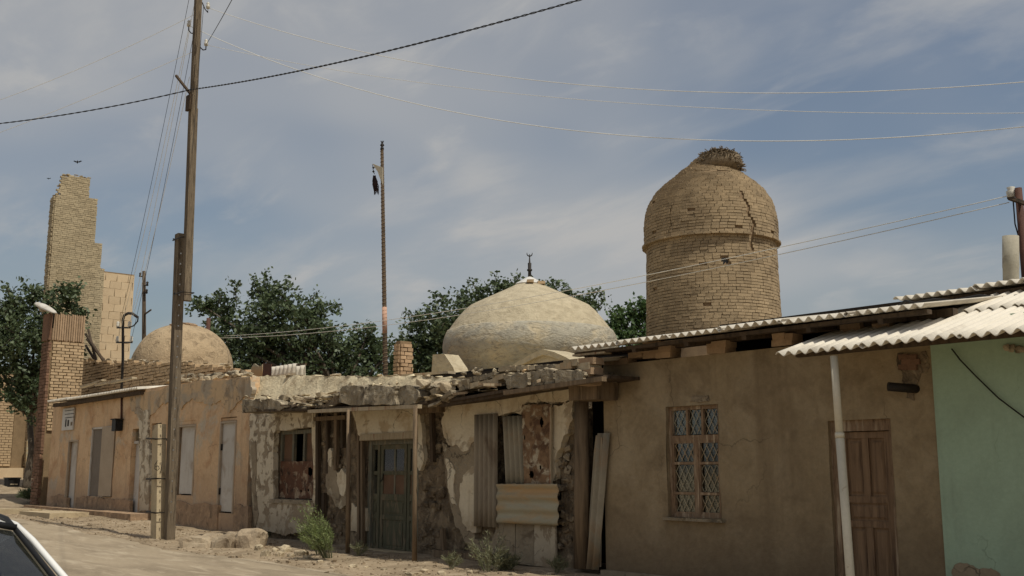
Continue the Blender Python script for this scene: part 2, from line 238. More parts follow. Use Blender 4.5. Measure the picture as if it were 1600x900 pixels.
# ------------------------------------------------------------------ object helpers
def link(o): col.objects.link(o); return o
def thing(name, label, cat, loc=(0, 0, 0), group=None):
    o = link(bpy.data.objects.new(name, None)); o.location = loc; o.empty_display_size = .2
    o['label'] = label; o['category'] = cat
    if group: o['group'] = group
    return o
def tag(o, label, cat, group=None):
    o['label'] = label; o['category'] = cat
    if group: o['group'] = group
    return o
def root_loc(p):
    while p.parent: p = p.parent
    return Vector(p.location)
class MB:
    def __init__(s): s.v = []; s.f = []; s.sm = []
    def add(s, vs, fs, smooth=False):
        b = len(s.v); s.v += [Vector(q) for q in vs]; s.f += [tuple(i + b for i in f) for f in fs]; s.sm += [smooth] * len(fs); return s
    def box(s, a, b, j=0.0):
        (x0, y0, z0), (x1, y1, z1) = a, b
        vs = [(x, y, z) for z in (z0, z1) for y in (y0, y1) for x in (x0, x1)]
        if j: vs = [(x + R(-j, j), y + R(-j, j), z + R(-j, j)) for x, y, z in vs]
        return s.add(vs, [(0, 2, 3, 1), (4, 5, 7, 6), (0, 1, 5, 4), (2, 6, 7, 3), (0, 4, 6, 2), (1, 3, 7, 5)])
    def hexa(s, c8): return s.add(c8, [(0, 2, 3, 1), (4, 5, 7, 6), (0, 1, 5, 4), (2, 6, 7, 3), (0, 4, 6, 2), (1, 3, 7, 5)])
    def obox(s, c, ux, uy, uz):            # box by centre and half axes
        c, ux, uy, uz = map(Vector, (c, ux, uy, uz))
        return s.hexa([c + ux * a + uy * b + uz * d for d in (-1, 1) for b in (-1, 1) for a in (-1, 1)])
    def bar(s, p, q, wdt, dep=None, side=None):
        p, q = Vector(p), Vector(q); d = (q - p).normalized(); dep = dep or wdt
        side = Vector(side or ((1, 0, 0) if abs(d.x) < .9 else (0, 0, 1))); a = (side - d * side.dot(d)).normalized(); b = d.cross(a)
        return s.obox((p + q) / 2, a * wdt / 2, b * dep / 2, (q - p) / 2)
    def tube(s, pts, rads, n=8, cap=True, smooth=True, wob=0.0):
        pts = [Vector(p) for p in pts]; k = len(pts)
        if not isinstance(rads, (list, tuple)): rads = [rads] * k
        vs = []; fs = []; ref = None
        for i, p in enumerate(pts):
            d = (pts[min(i + 1, k - 1)] - pts[max(i - 1, 0)]).normalized()
            if ref is None: ref = Vector((1, 0, 0)) if abs(d.x) < .8 else Vector((0, 1, 0))
            a = (ref - d * ref.dot(d)).normalized(); ref = a; b = d.cross(a)
            for j in range(n):
                t = 2 * math.pi * j / n; r = rads[i] * (1 + R(-wob, wob))
                vs.append(p + a * math.cos(t) * r + b * math.sin(t) * r)
        for i in range(k - 1):
            for j in range(n):
                q = (j + 1) % n; fs.append((i * n + j, i * n + q, (i + 1) * n + q, (i + 1) * n + j))
        if cap: fs.append(tuple(range(n - 1, -1, -1))); fs.append(tuple((k - 1) * n + j for j in range(n)))
        return s.add(vs, fs, smooth)
    def lathe(s, c, prof, n=48, smooth=True, wob=0.0, a0=0, a1=2 * math.pi):
        c = Vector(c); vs = []; fs = []; full = abs(a1 - a0 - 2 * math.pi) < 1e-4; m = n if full else n + 1
        for i, (r, z) in enumerate(prof):
            for j in range(m):
                t = a0 + (a1 - a0) * j / n
                q = r * (1 + (wob * nz((math.cos(t) * 3, math.sin(t) * 3, z * 1.3 + c.x)) if wob else 0))
                vs.append(c + Vector((math.cos(t) * q, math.sin(t) * q, z)))
        for i in range(len(prof) - 1):
            for j in range(n):
                q = (j + 1) % m if full else j + 1
                fs.append((i * m + j, i * m + q, (i + 1) * m + q, (i + 1) * m + j))
        return s.add(vs, fs, smooth)
    def poly(s, pts, dvec):                # outline extruded along dvec
        pts = [Vector(p) for p in pts]; d = Vector(dvec); n = len(pts)
        vs = pts + [p + d for p in pts]
        fs = [tuple(range(n)), tuple(range(2 * n - 1, n - 1, -1))] + [(i, i + n, (i + 1) % n + n, (i + 1) % n) for i in range(n)]
        return s.add(vs, fs)
    def build(s, name, mat, parent=None, org=None):
        L = root_loc(parent) if parent else Vector(org or (0, 0, 0))
        me = bpy.data.meshes.new(name); me.from_pydata([v - L for v in s.v], [], s.f)
        bm = bmesh.new(); bm.from_mesh(me); bmesh.ops.recalc_face_normals(bm, faces=bm.faces); bm.to_mesh(me); bm.free()
        me.polygons.foreach_set('use_smooth', s.sm); me.materials.append(M[mat] if isinstance(mat, str) else mat); me.update()
        o = link(bpy.data.objects.new(name, me))
        if parent: o.parent = parent
        else: o.location = L
        return o
def struct(o): o['kind'] = 'structure'; return o
def stuff(o): o['kind'] = 'stuff'; return o

_rock = {}
def rock_mesh(kind, mat):                  # convex lumps, shared
    key = (kind, mat)
    if key not in _rock:
        ms = []
        for i in range(5):
            bm = bmesh.new(); rr = random.Random(i * 7 + len(kind))
            for k in range(15):
                v = Vector((rr.gauss(0, 1), rr.gauss(0, 1), rr.gauss(0, 1))).normalized()
                v = Vector([math.copysign(abs(c) ** .6, c) for c in v]) * rr.uniform(.8, 1.05)
                bm.verts.new(v * .72)
            bmesh.ops.convex_hull(bm, input=bm.verts)
            for v in [v for v in bm.verts if not v.link_faces]: bm.verts.remove(v)
            me = bpy.data.meshes.new(kind); bm.to_mesh(me); bm.free(); me.materials.append(M[mat]); ms.append(me)
        _rock[key] = ms
    return random.choice(_rock[key])
def rock(name, p, size, mat, parent=None, rot=None, org=None):
    o = link(bpy.data.objects.new(name, rock_mesh(name, mat)))
    o.location = Vector(p) - (root_loc(parent) if parent else Vector()); o.scale = Vector(size) / 2
    o.rotation_euler = rot or (R(-.25, .25), R(-.25, .25), R(-.6, .6)); o.parent = parent
    return o
_brick = {}
def brick_mesh(mat):
    if mat not in _brick:
        ms = []
        for i in range(4):
            me = bpy.data.meshes.new('brick'); b = MB().box((-.5, -.5, -.5), (.5, .5, .5)); rr = random.Random(i)
            me.from_pydata([v + Vector((rr.uniform(-.03, .03), rr.uniform(-.03, .03), rr.uniform(-.07, .07))) for v in b.v], [], b.f); me.materials.append(M[mat]); ms.append(me)
        _brick[mat] = ms
    return random.choice(_brick[mat])
def brick(c, ux, uy, uz, mat, parent, name='brick'):
    """one brick: centre and three full-length edge vectors"""
    o = link(bpy.data.objects.new(name, brick_mesh(mat))); o.parent = parent
    ux, uy, uz = Vector(ux), Vector(uy), Vector(uz)
    m = Matrix((ux.normalized(), uy.normalized(), uz.normalized())).transposed()
    o.rotation_euler = m.to_euler(); o.scale = (ux.length, uy.length, uz.length)
    o.location = Vector(c) - root_loc(parent); return o
def brick_face(parent, org, u, n, wid, z0, topf, L, H, gap, proud, mat, jit=.006, cap=300, left=None, rest_mat=None, miss=0.0, rightf=None):
    """courses of single bricks on a wall face. org at (0,z=0); u along, n outward. Bricks past `cap` join into one part."""
    u, n = Vector(u), Vector(n); todo = []; k = 0; z = z0
    while True:
        if z + H > max(topf(0), topf(wid), topf(wid / 2)): break
        x = (-L / 2 if k % 2 else 0) + R(-.1, .1) * L
        while x < wid:
            l = L * R(.82, 1.12) if jit > .004 else L
            a = max(x, 0); b = min(x + l, wid if rightf is None else rightf(z + H))
            if b - a > .05 and z + H <= topf((a + b) / 2) + R(-.03, .03) and random.random() >= miss and (left is None or a >= left(z)):
                c = Vector(org) + u * ((a + b) / 2) + Vector((0, 0, z + H / 2 + R(-jit, jit))) + n * (R(-jit, jit) * 1.5)
                todo.append((c, u * (b - a - gap), n * proud * 2, Vector((0, 0, H - gap * R(.8, 1.3)))))
            x += l
        z += H; k += 1
    todo.sort(key=lambda t: (t[0] - CP).length)
    for t in todo[:cap]: brick(*t, mat, parent)
    if len(todo) > cap:
        mb = MB()
        for c, a, b, d in todo[cap:]: mb.obox(c, a / 2, b / 2, d / 2)
        stuff(mb.build('brickwork', rest_mat or mat, parent))
    return len(todo)

def wall_grid(name, mat, parent, x0, x1, zb, topf, Y, holes=(), cell=.09, amp=.012, depth=.28, freq=1.2, thick=True, rag=0.0, batter=0.0):
    """plastered wall with real unevenness; holes = (x0,x1,z0,z1); reveals run back by depth"""
    def lines(a, b, extra):
        n = max(2, int((b - a) / cell)); ls = [a + (b - a) * i / n for i in range(n + 1)]
        for e in extra:
            if a < e < b:
                ls = [q for q in ls if abs(q - e) > cell * .45 or q in (a, b)] + [e]
        return sorted(set(ls))
    ztop = max(topf(x0 + (x1 - x0) * i / 20) for i in range(21))
    xs = lines(x0, x1, [e for h in holes for e in h[:2]]); zs = lines(zb, ztop, [e for h in holes for e in h[2:]])
    mb = MB(); vs = []; fs = []; nx = len(xs)
    edge = set(e for h in holes for e in h)
    for z in zs:
        for x in xs:
            t = topf(x) + (nz((x * 5, 3, 1)) * rag if rag else 0)
            d = 0 if (x in (x0, x1)) else amp * (nz((x, 0, z), freq) + .5 * nz((x, 7, z), freq * 3.1))
            vs.append((x, Y + d + batter * (min(z, t) - zb), min(z, t)))
    for i in range(len(zs) - 1):
        for j in range(nx - 1):
            cx = (xs[j] + xs[j + 1]) / 2; cz = (zs[i] + zs[i + 1]) / 2
            if zs[i] >= max(topf(xs[j]), topf(xs[j + 1])): continue
            if any(h[0] < cx < h[1] and h[2] < cz < h[3] for h in holes): continue
            fs.append((i * nx + j, i * nx + j + 1, (i + 1) * nx + j + 1, (i + 1) * nx + j))
    mb.add(vs, fs, True)
    e = .004
    for a, b, c, d in holes:
        q = Y - .0
        mb.add([(a, q, c), (a, Y + depth, c), (a, Y + depth, d), (a, q, d)], [(0, 1, 2, 3)])
        mb.add([(b, q, c), (b, Y + depth, c), (b, Y + depth, d), (b, q, d)], [(0, 1, 2, 3)])
        mb.add([(a, q, d), (b, q, d), (b, Y + depth, d), (a, Y + depth, d)], [(0, 1, 2, 3)])
        mb.add([(a, q, c), (b, q, c), (b, Y + depth, c), (a, Y + depth, c)], [(0, 1, 2, 3)])
    if thick:
        ts = [x0 + (x1 - x0) * i / 30 for i in range(31)]
        for p, q in zip(ts, ts[1:]):
            mb.add([(p, Y + batter * (topf(p) - zb), topf(p)), (q, Y + batter * (topf(q) - zb), topf(q)), (q, Y + depth, topf(q)), (p, Y + depth, topf(p))], [(0, 1, 2, 3)])
        for x in (x0, x1): mb.add([(x, Y, zb), (x, Y + depth, zb), (x, Y + depth, topf(x)), (x, Y, topf(x))], [(0, 1, 2, 3)])
    o = mb.build(name, mat, parent); return o
def ragged(pts, amp=.03, it=3):
    pts = [Vector(p) for p in pts]
    for k in range(it):
        q = []
        for i, p in enumerate(pts):
            n = pts[(i + 1) % len(pts)]; q.append(p)
            L = (n - p).length
            if L > .05:
                a = min(amp, L * .22) ; q.append((p + n) / 2 + Vector((R(-a, a), 0, R(-a, a))))
        pts = q; amp *= .6
    return pts
def patch(name, mat, parent, pix, Y, thick=.025, amp=.04, it=3):
    pts = ragged([P(x, y, Y - thick) for x, y in pix], amp, it)
    return MB().poly(pts, (0, thick + .09, 0)).build(name, mat, parent)
def corr(name, mat, parent, o, u, Lu, v, Lv, pitch, amp, th=.012, nv=6, ragu=0.0, ragv=0.0, per=8, org=None):
    """wavy sheet: waves run across u, troughs run along v"""
    o, u, v = Vector(o), Vector(u).normalized(), Vector(v).normalized(); n = u.cross(v).normalized()
    nu = max(4, int(Lu / pitch * per)); vs = []; W = nu + 1
    vlen = [Lv + (R(-ragv, ragv) if ragv else 0) for i in range(W)]
    v0 = [R(0, ragv) if ragv else 0 for i in range(W)]
    for lay in (0, 1):
        for k in range(nv + 1):
            for i in range(W):
                uu = Lu * i / nu
                off = amp * math.sin(2 * math.pi * uu / pitch) - th * lay
                e = (R(-ragu, ragu) if ragu and i in (0, nu) else 0)
                vs.append(o + u * (uu + (e if not lay else 0)) + v * (v0[i] + (vlen[i] - v0[i]) * k / nv) + n * off)
    B = W * (nv + 1); fs = []
    for lay in (0, 1):
        for k in range(nv):
            for i in range(nu):
                a = lay * B + k * W + i; fs.append((a, a + 1, a + W + 1, a + W))
    mb = MB().add(vs, fs, True); m2 = []
    for i in range(nu):
        m2.append((i, i + 1, B + i + 1, B + i)); a = nv * W + i; m2.append((a, a + 1, B + a + 1, B + a))
    for k in range(nv):
        a = k * W; m2.append((a, a + W, B + a + W, B + a)); a = k * W + nu; m2.append((a, a + W, B + a + W, B + a))
    mb.f += m2; mb.sm += [False] * len(m2)
    return mb.build(name, mat, parent, org)
def lerp_px(pts):
    """height along x from measured points"""
    pts = sorted((p.x, p.z) for p in pts)
    def f(x):
        if x <= pts[0][0]: return pts[0][1]
        for (a, b), (c, d) in zip(pts, pts[1:]):
            if x <= c: return b + (d - b) * (x - a) / (c - a)
        return pts[-1][1]
    return f
def hole(px0, px1, py0, py1, Y=12.0):
    a = P(px0, (py0 + py1) / 2, Y).x; b = P(px1, (py0 + py1) / 2, Y).x; m = (px0 + px1) / 2
    return (a, b, P(m, py1, Y).z, P(m, py0, Y).z)
def rect(h, y0, y1, mb=None): return (mb or MB()).box((h[0], y0, h[2]), (h[1], y1, h[3]))

# ================================================================== SETTING
def axis(segs):
    out = []
    for a, b, st in segs:
        n = max(1, int(round((b - a) / st))); out += [a + (b - a) * i / n for i in range(n)]
    return out + [segs[-1][1]]
def sheet(name, mat, xs, ys, zf, lift=0.0):
    vs = [(x, y, zf(x, y) + lift) for y in ys for x in xs]; W = len(xs)
    fs = [(j * W + i, j * W + i + 1, (j + 1) * W + i + 1, (j + 1) * W + i) for j in range(len(ys) - 1) for i in range(W - 1)]
    return struct(MB().add(vs, fs, True).build(name, mat))
def rough_gz(x, y):
    z = gz(x, y)
    if -60 < x < 5 and 6.5 < y < 14: z += (.035 * nz((x, y, 0), .9) + .018 * nz((x, y, 3), 3.1)) * sst((y - 8.3) / 1.2)
    return z
sheet('ground', 'ground', axis([(-900, -200, 100), (-200, -60, 10), (-60, -5, .22), (-5, 40, 3), (40, 700, 110)]),
      axis([(-700, -60, 120), (-60, 0, 10), (0, 8, 1), (8, 12.6, .14), (12.6, 20, 1.5), (20, 80, 10), (80, 900, 120)]), rough_gz, -.012)
xs = axis([(-160, -50, 5), (-50, -5, .3), (-5, 60, 4)]); vs = []; K = 14
for j in range(K + 1):
    for x in xs:
        ye = 9.05 + .45 * nz((x, 1, 1), .35) + .14 * nz((x, 5, 1), 1.9); y = -6 + (ye + 6) * j / K
        vs.append((x, y, gz(x, y) + .004))
W = len(xs)
struct(MB().add(vs, [(j * W + i, j * W + i + 1, (j + 1) * W + i + 1, (j + 1) * W + i) for j in range(K) for i in range(W - 1)], True).build('road', 'road'))
# little stones and clods strewn on the shoulder (uncountable)
mb = MB()
for i in range(2600):
    x = R(-36, -11); y = 8.7 + 2.9 * R(0, 1) ** .8; s = R(.006, .020) * (2.2 if random.random() < .05 else 1); z = rough_gz(x, y) - .012
    c = Vector((x, y, z + s * .3)); a = R(0, 3)
    mb.obox(c, Vector((math.cos(a), math.sin(a), R(-.3, .3))) * s, Vector((-math.sin(a), math.cos(a), R(-.3, .3))) * s * .8, Vector((R(-.4, .4), R(-.4, .4), 1)) * s * .5)
stuff(mb.build('gravel', 'ground'))['label'] = 'small clods and pebbles strewn over the dusty shoulder'

# ------------------------------------------------------------------ orange house (left end of the row)
oh = thing('terraced_house', 'long ochre-orange house with white boarded doors behind the utility pole', 'house', (-31, 12, .2))
xl = P(79, 700).x; xr = P(389, 700).x
otop = lerp_px([P(78, 634), P(140, 622), P(205, 612), P(262, 602), P(330, 593), P(393, 588)])
H1 = hole(104, 119, 688, 797); H2 = hole(141, 178, 667, 776); H3 = hole(203, 218, 670, 817); H4 = hole(234, 250, 660, 772); H5 = hole(276, 304, 655, 774); H6 = hole(342, 367, 652, 802)
wall_grid('wall', 'orange', oh, xl, xr, 0, otop, 12, [H1, H2, H3, H4, H5, H6], .11, .02, .22)
stop = lambda x: otop(x) - .02
# stained render band under the roof line, a touch proud
pts = [(200, 613), (262, 603), (330, 594), (391, 589), (391, 622), (372, 628), (358, 645), (345, 625), (322, 632), (300, 622), (283, 640), (262, 628), (250, 634), (236, 648), (225, 662), (214, 648), (205, 640)]
patch('render_patch', 'orange_top', oh, pts, 12, .03, .1)
patch('render_patch', 'plaster_peel', oh, [(216, 640), (231, 640), (233, 700), (232, 800), (217, 800), (218, 720)], 12, .06, .05)
# plinth in lengths between the doors
for a, b in ((79, 104), (119, 203), (218, 250), (250, 342), (367, 389)):
    x0, x1 = P(a, 800).x, P(b, 815).x
    n_ = max(3, int((x1 - x0) / .5)); MB().poly(ragged([(x0, 11.96, -.1), (x1, 11.96, -.1)] + [(x1 + (x0 - x1) * i / n_, 11.96, .74 + R(-.05, .06)) for i in range(n_ + 1)], .03, 3), (0, .1, 0)).build('plinth', 'plinth', oh)
MB().box((xl - .3, 11.35, -.1), (P(240, 820).x, 11.89, .42), .02).build('foot_ledge', 'plinth', oh)
def slab_in(h, y, mat, name='panel', t=.04, ins=.035): return MB().box((h[0] + ins, y, h[2] + ins), (h[1] - ins, y + t, h[3] - ins)).build(name, mat, oh)
d = slab_in(H1, 12.1, 'white_paint', 'door')
MB().box((H1[1] - .16, 12.06, 1.35), (H1[1] - .10, 12.1, 1.5)).build('handle', 'iron', d)
mid = P(162.5, 720).x
MB().box((H2[0] + .03, 12.03, H2[2]), (mid, 12.07, H2[3] - .02)).build('shutter', 'shutter_dark', oh)
s2 = MB().obox(((mid + H2[1]) / 2 + .02, 11.93, (H2[2] + H2[3]) / 2), ((H2[1] - mid) / 2 - .03, .05, 0), (-.008, .02, 0), (0, 0, (H2[3] - H2[2]) / 2 - .02)).build('shutter', 'shutter_pale', oh)
s2['label'] = 'paler shutter standing ajar'
mb = MB(); t = .06
for a, b in (((H2[0], H2[2]), (H2[0] + t, H2[3])), ((mid - .03, H2[2]), (mid + .03, H2[3])), ((H2[0], H2[3] - t), (H2[1], H2[3]))):
    mb.box((a[0], 11.985, a[1]), (b[0], 12.028, b[1]))
mb.build('window_frame', 'white_paint', oh)
# doorway with transom
zt = P(210, 689).z
MB().box((H3[0] + .02, 12.13, H3[2]), (H3[1] - .12, 12.17, zt - .08)).build('door', 'white_paint', oh)
MB().box((H3[0], 12.06, zt - .08), (H3[1], 12.14, zt)).build('transom_bar', 'white_paint', oh)
MB().box((H3[0] + .05, 12.1, zt), (H3[1], 12.112, H3[3])).build('transom_pane', 'glass', oh)
MB().box(((H3[0] + H3[1]) / 2 + .06, 12.08, zt), ((H3[0] + H3[1]) / 2 + .10, 12.13, H3[3])).build('glazing_bar', 'white_paint', oh)
slab_in(H4, 12.1, 'shutter_dark', 'window_board')
wb = slab_in((H5[0] + .1, H5[1], H5[2], P(290, 664).z), 12.06, 'white_paint', 'window_board')
MB().box((H5[0], 12.02, P(290, 664).z + .01), (H5[1], 12.12, H5[3] - .02)).build('lintel', 'orange', oh)
d = slab_in((H6[0], H6[1], H6[2], P(355, 658).z), 12.05, 'white_paint', 'door')
MB().box((H6[0], 12.03, P(355, 658).z + .01), (H6[1], 12.12, H6[3] - .02)).build('lintel', 'orange', oh)
for zz_ in (1.0, 2.1): MB().box((H6[0] + .01, 12.0, zz_), (H6[0] + .07, 12.05, zz_ + .16)).build('hinge', 'iron', d)
for h_, m_ in ((H1, 'shutter_pale'), ((H5[0], H5[1], H5[2], P(290, 664).z), 'shutter_pale'), ((H6[0], H6[1], H6[2], P(355, 658).z), 'shutter_pale')):
    mb = MB().box((h_[0] - .01, 11.985, h_[2]), (h_[0] + .05, 12.045, h_[3])).box((h_[1] - .05, 11.985, h_[2]), (h_[1] + .01, 12.045, h_[3])).box((h_[0] + .052, 11.988, h_[3] - .05), (h_[1] - .052, 12.04, h_[3])); mb.build('frame', m_, oh)
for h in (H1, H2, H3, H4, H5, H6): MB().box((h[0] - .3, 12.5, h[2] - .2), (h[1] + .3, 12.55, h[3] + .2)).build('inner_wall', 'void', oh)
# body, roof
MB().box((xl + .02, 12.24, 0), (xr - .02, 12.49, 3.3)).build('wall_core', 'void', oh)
MB().box((xl + .01, 12.6, 0), (xr - .02, 17, 3.72)).build('rear_block', 'orange', oh)
# corrugated sheet eave at the left with dark lath under it
pL = P(74, 628, 11.55); pR = P(214, 606, 11.75)
e = (pR - pL); L = e.length
for k in range(4):
    a = pL + e * (k / 4) + Vector((0, R(-.03, .03), R(-.02, .03)))
    corr('roof_sheet', 'asbestos', oh, a, e, L / 4 + .08, (0, 1, .10), 1.9, .125, .035, nv=3)
MB().obox((pL + pR) / 2 + Vector((.1, .42, -.10)), e * .485, (0, .3, .03), (0, 0, .06)).build('eave_lath', 'wood_dark', oh)
for k in range(3):
    a = P(128 + 22 * k, 605 - k * 3, 12.2); MB().bar(a, a + Vector((1.9, .05, R(.05, .14))), .05, .16).build('roof_board', 'wood_white', oh)
for k in range(16): # rubble coping
    t = (k + R(0, .6)) / 16; q = P(262 + 130 * t, 598 - 12 * t, 12.15)
    rock('coping_stone', q + Vector((0, R(-.05, .15), .02)), (R(.28, .6), R(.25, .4), R(.12, .2)), 'stone', oh)
for k in range(12):
    t = (k + R(0, .6)) / 12; q = P(275 + 112 * t, 590 - 8 * t, 12.7); rock('coping_stone', q + Vector((0, R(-.1, .1), .0)), (R(.25, .55), R(.25, .4), R(.14, .24)), 'slab', oh)
# wall plaque with printed lines
sg = tag(MB().box((P(100, 655).x, 11.94, P(108, 672).z), (P(117, 655).x, 11.985, P(108, 638).z)).build('wall_plaque', 'white', None, (P(108, 655).x, 11.96, 2.9)), 'small white printed plaque high on the ochre wall', 'plaque')
def on_plaque(x0, x1, y0, y1, mat):
    a, b = P(x0, y1, 11.936), P(x1, y0, 11.936); MB().box((a.x, 11.932, a.z), (b.x, 11.94, b.z)).build('print', mat, sg)
for y in (640, 645.5, 651): on_plaque(101.5, 115.5, y, y + 2.6, 'iron')
on_plaque(101.5, 104, 655, 667, 'iron'); on_plaque(105, 108, 656, 666, 'iron'); on_plaque(110, 113, 659, 665, 'slab')
lb = thing('wall_lantern', 'dark square lamp box on the ochre wall beside the shutters', 'lamp', P(183, 665, 11.85))
q = P(183, 665, 11.85)
MB().box((q.x - .2, 11.76, q.z - .16), (q.x + .12, 11.97, q.z + .17), .01).build('housing', 'black', lb); MB().box((q.x - .24, 11.72, q.z + .175), (q.x + .16, 11.98, q.z + .21)).build('cap', 'iron', lb)
# service mast with hooked top on the roof
q = P(191, 604, 12.55); mt = thing('service_mast', 'dark hooked pipe mast with cross arms on the ochre house roof', 'mast', (q.x, q.y, 3.6))
T = [P(192, y, 12.55) for y in (672, 605, 560, 520, 500)] + [P(x, y, 12.55) for x, y in ((194, 493), (200, 489.5), (207, 490), (214, 495))]
T[0] = P(189, 672, 11.97); T[1] = P(190, 612, 11.97)
MB().tube([P(189.5, 668, 11.96), P(190, 618, 11.96)], .03, 6).build('conduit', 'iron_brown', mt)
MB().tube([Vector((q.x, q.y, 3.5))] + T[2:], .045, 8).build('pipe', 'iron', mt)
MB().tube([P(216, 494, 12.55), P(215, 502, 12.55), P(209, 509, 12.55), P(200, 512, 12.55)], .022, 6).build('hook_rod', 'iron', mt)
for y, a, b in ((512, 183, 203), (535, 182, 206)):
    MB().bar(P(a, y, 12.55), P(b, y, 12.55), .05).build('cross_arm', 'iron', mt)
    for x in (a + 1, b - 1): MB().lathe(P(x, y, 12.55), [(.0, .0), (.05, .01), (.06, .08), (.04, .12), (.055, .17), (.0, .22)], 8).build('insulator', 'porcelain', mt)

# ------------------------------------------------------------------ low brick wall on the roofs behind
rw = thing('ruined_brick_wall', 'low broken brick wall behind the ochre house roof', 'wall', (-36, 14, 3.5))
rt = lerp_px([P(130, 561, 14), P(170, 563, 14), P(235, 565, 14), P(300, 566, 14), P(345, 571, 14), P(385, 577, 14)])
x0, x1 = P(128, 580, 14).x, P(388, 580, 14).x
MB().poly([(x0, 14.05, 0), (x1, 14.05, 0), (x1, 14.05, rt(x1) - .2)] + [(x1 + (x0 - x1) * i / 12, 14.05, rt(x1 + (x0 - x1) * i / 12) - .13) for i in range(1, 13)], (0, .4, 0)).build('mortar_core', 'mortar', rw)
brick_face(rw, (x0, 14.02, 0), (1, 0, 0), (0, -1, 0), x1 - x0, 3.85, lambda s: rt(x0 + s), .34, .105, .022, .09, 'brick_yellow', .012, 300, miss=.02)
for k in range(40):
    x = R(x0, x1); rock('loose_brick', (x, 14.1 + R(-.06, .15), rt(x) + R(-.08, .05)), (R(.2, .42), .2, R(.07, .13)), random.choice(['stone', 'stone', 'slab']), rw)

# ------------------------------------------------------------------ brick gate pillar with the lamp
pc = P(80, 640, 12.0)
px0 = -40.7; px1 = P(80, 490, 12.0).x; py0 = 12.02; py1 = PX(135, 500, px1).y; ph = P(80, 490, 12.0).z
gp = thing('brick_pillar', 'tall yellow brick gate pillar beside the dark green tree', 'pillar', ((px0 + px1) / 2, 12.7, .4))
MB().box((px0 + .03, py0 + .03, 0), (px1 - .035, py1 - .03, ph - .03)).build('mortar_core', 'mortar_pale', gp)
zb = ph - .95
brick_face(gp, (px1 - .02, py0 + .1, 0), (0, 1, 0), (1, 0, 0), py1 - py0 - .1, 3.0, lambda s: zb, .30, .112, .026, .05, 'brick_yellow', .003, 150)
brick_face(gp, (px0, py0 + .02, 0), (1, 0, 0), (0, -1, 0), px1 - px0, .4, lambda s: zb, .30, .112, .018, .05, 'brick_red_and_shade', .006, 130, rest_mat='brick_red_and_shade')  # street face in shade: darker red bricks carry that shade as colour
n = 14                                       # soldier course at the top
for i in range(n):
    y = py0 + .06 + (py1 - py0 - .1) * (i + .5) / n; brick((px1 - .02, y, zb + .47), (.1, 0, 0), (0, (py1 - py0 - .1) / n - .02, 0), (0, 0, .94), 'brick_raw', gp)
for i in range(5):
    x = px0 + (px1 - px0) * (i + .5) / 5; brick((x, py0 + .0, zb + .47), ((px1 - px0) / 5 - .02, 0, 0), (0, .1, 0), (0, 0, .94), 'brick_red_and_shade', gp)
sl = thing('street_lamp', 'white cobra-head street lamp leaning from the brick pillar top', 'street lamp', P(80, 490, 11.9))
a, b = P(57, 474, 11.9), P(86, 489, 11.9); d = (b - a); dn = d.normalized(); up_ = Vector((0, 0, 1)); sd = Vector((0, 1, 0))
prof = [(0, .05), (.1, .13), (.3, .18), (.6, .17), (.85, .12), (1, .06)]; vs = []; fs = []; n = 12
for t, r in prof:
    for j in range(n):
        ph_ = 2 * math.pi * j / n; vs.append(a + d * t + sd * r * 1.15 * math.cos(ph_) + up_ * r * (.62 if math.sin(ph_) > 0 else .42) * math.sin(ph_))
for i in range(len(prof) - 1):
    for j in range(n): fs.append((i * n + j, i * n + (j + 1) % n, (i + 1) * n + (j + 1) % n, (i + 1) * n + j))
fs += [tuple(range(n)), tuple((len(prof) - 1) * n + j for j in range(n))]
MB().add(vs, fs, True).build('housing', 'white_paint', sl)
MB().lathe(a + d * .38 + Vector((0, 0, -.03)), [(0, -.17), (.11, -.14), (.16, -.06), (.17, 0)], 12).build('lens', 'pipe_cem', sl)
MB().tube([b - dn * .1, b + Vector((-.1, .0, -.12)), b + Vector((-.35, .06, -.5))], .03, 6).build('bracket', 'iron', sl)

# ------------------------------------------------------------------ ruined tower, pale block wall, far brick wall
XR = -53.0
rtw = thing('ruined_tower', 'tall broken brick tower with stepped top at the far left', 'tower', (XR - 1.5, 17.5, 1.2))
def yz(x, y, X=XR): p = PX(x, y, X); return p.y, p.z
yl = yz(79, 400)[0]; yr1 = yz(151, 330)[0]; yr2 = yz(158, 400)[0]; yr3 = yz(161, 450)[0]
ytop_l = yz(98, 290)[0]; ytop_r = yz(140, 290)[0]
zs_ = dict(top=yz(120, 276)[1], stepL=yz(85, 303)[1], stepR=yz(146, 309)[1], s2=yz(155, 379)[1], s3=yz(160, 418)[1])
def rtop(y):
    if y < ytop_l:
        q = (y - yl) / (ytop_l - yl); return zs_['stepL'] + (.0 if q < .45 else (.45 if q < .75 else .8))
    if y < ytop_r: return zs_['top']
    if y < yr1: return zs_['stepR']
    if y < yr2: return zs_['s2']
    return zs_['s3']
cols_ = ((yl, ytop_r, None), (ytop_r, yr1, zs_['stepR']), (yr1, yr2, zs_['s2']), (yr2, yr3, zs_['s3']))
mb = MB()
for i, (a, b, t_) in enumerate(cols_): mb.box((XR - .55 + i * .003, a + .03, 0), (XR - .05 - i * .003, b - .02, (t_ or zs_['stepL']) - .04))
mb.box((XR - .5, ytop_l + .1, 0), (XR - .065, ytop_r - .06, zs_['top'] - .12)).build('core', 'mortar', rtw)
def rlim(z):
    for y, t_ in ((yr3, zs_['s3']), (yr2, zs_['s2']), (yr1, zs_['stepR'])):
        if z <= t_: return y - yl
    return ytop_r - yl
brick_face(rtw, (XR, yl, 0), (0, 1, 0), (1, 0, 0), yr3 - yl, 7.0, lambda s: max(rtop(yl + s), zs_['top'] if s > ytop_l - yl else 0),   .28, .098, .011, .07, 'brick_ruin', .006, 300, rest_mat='brick_ruin_i', rightf=rlim)
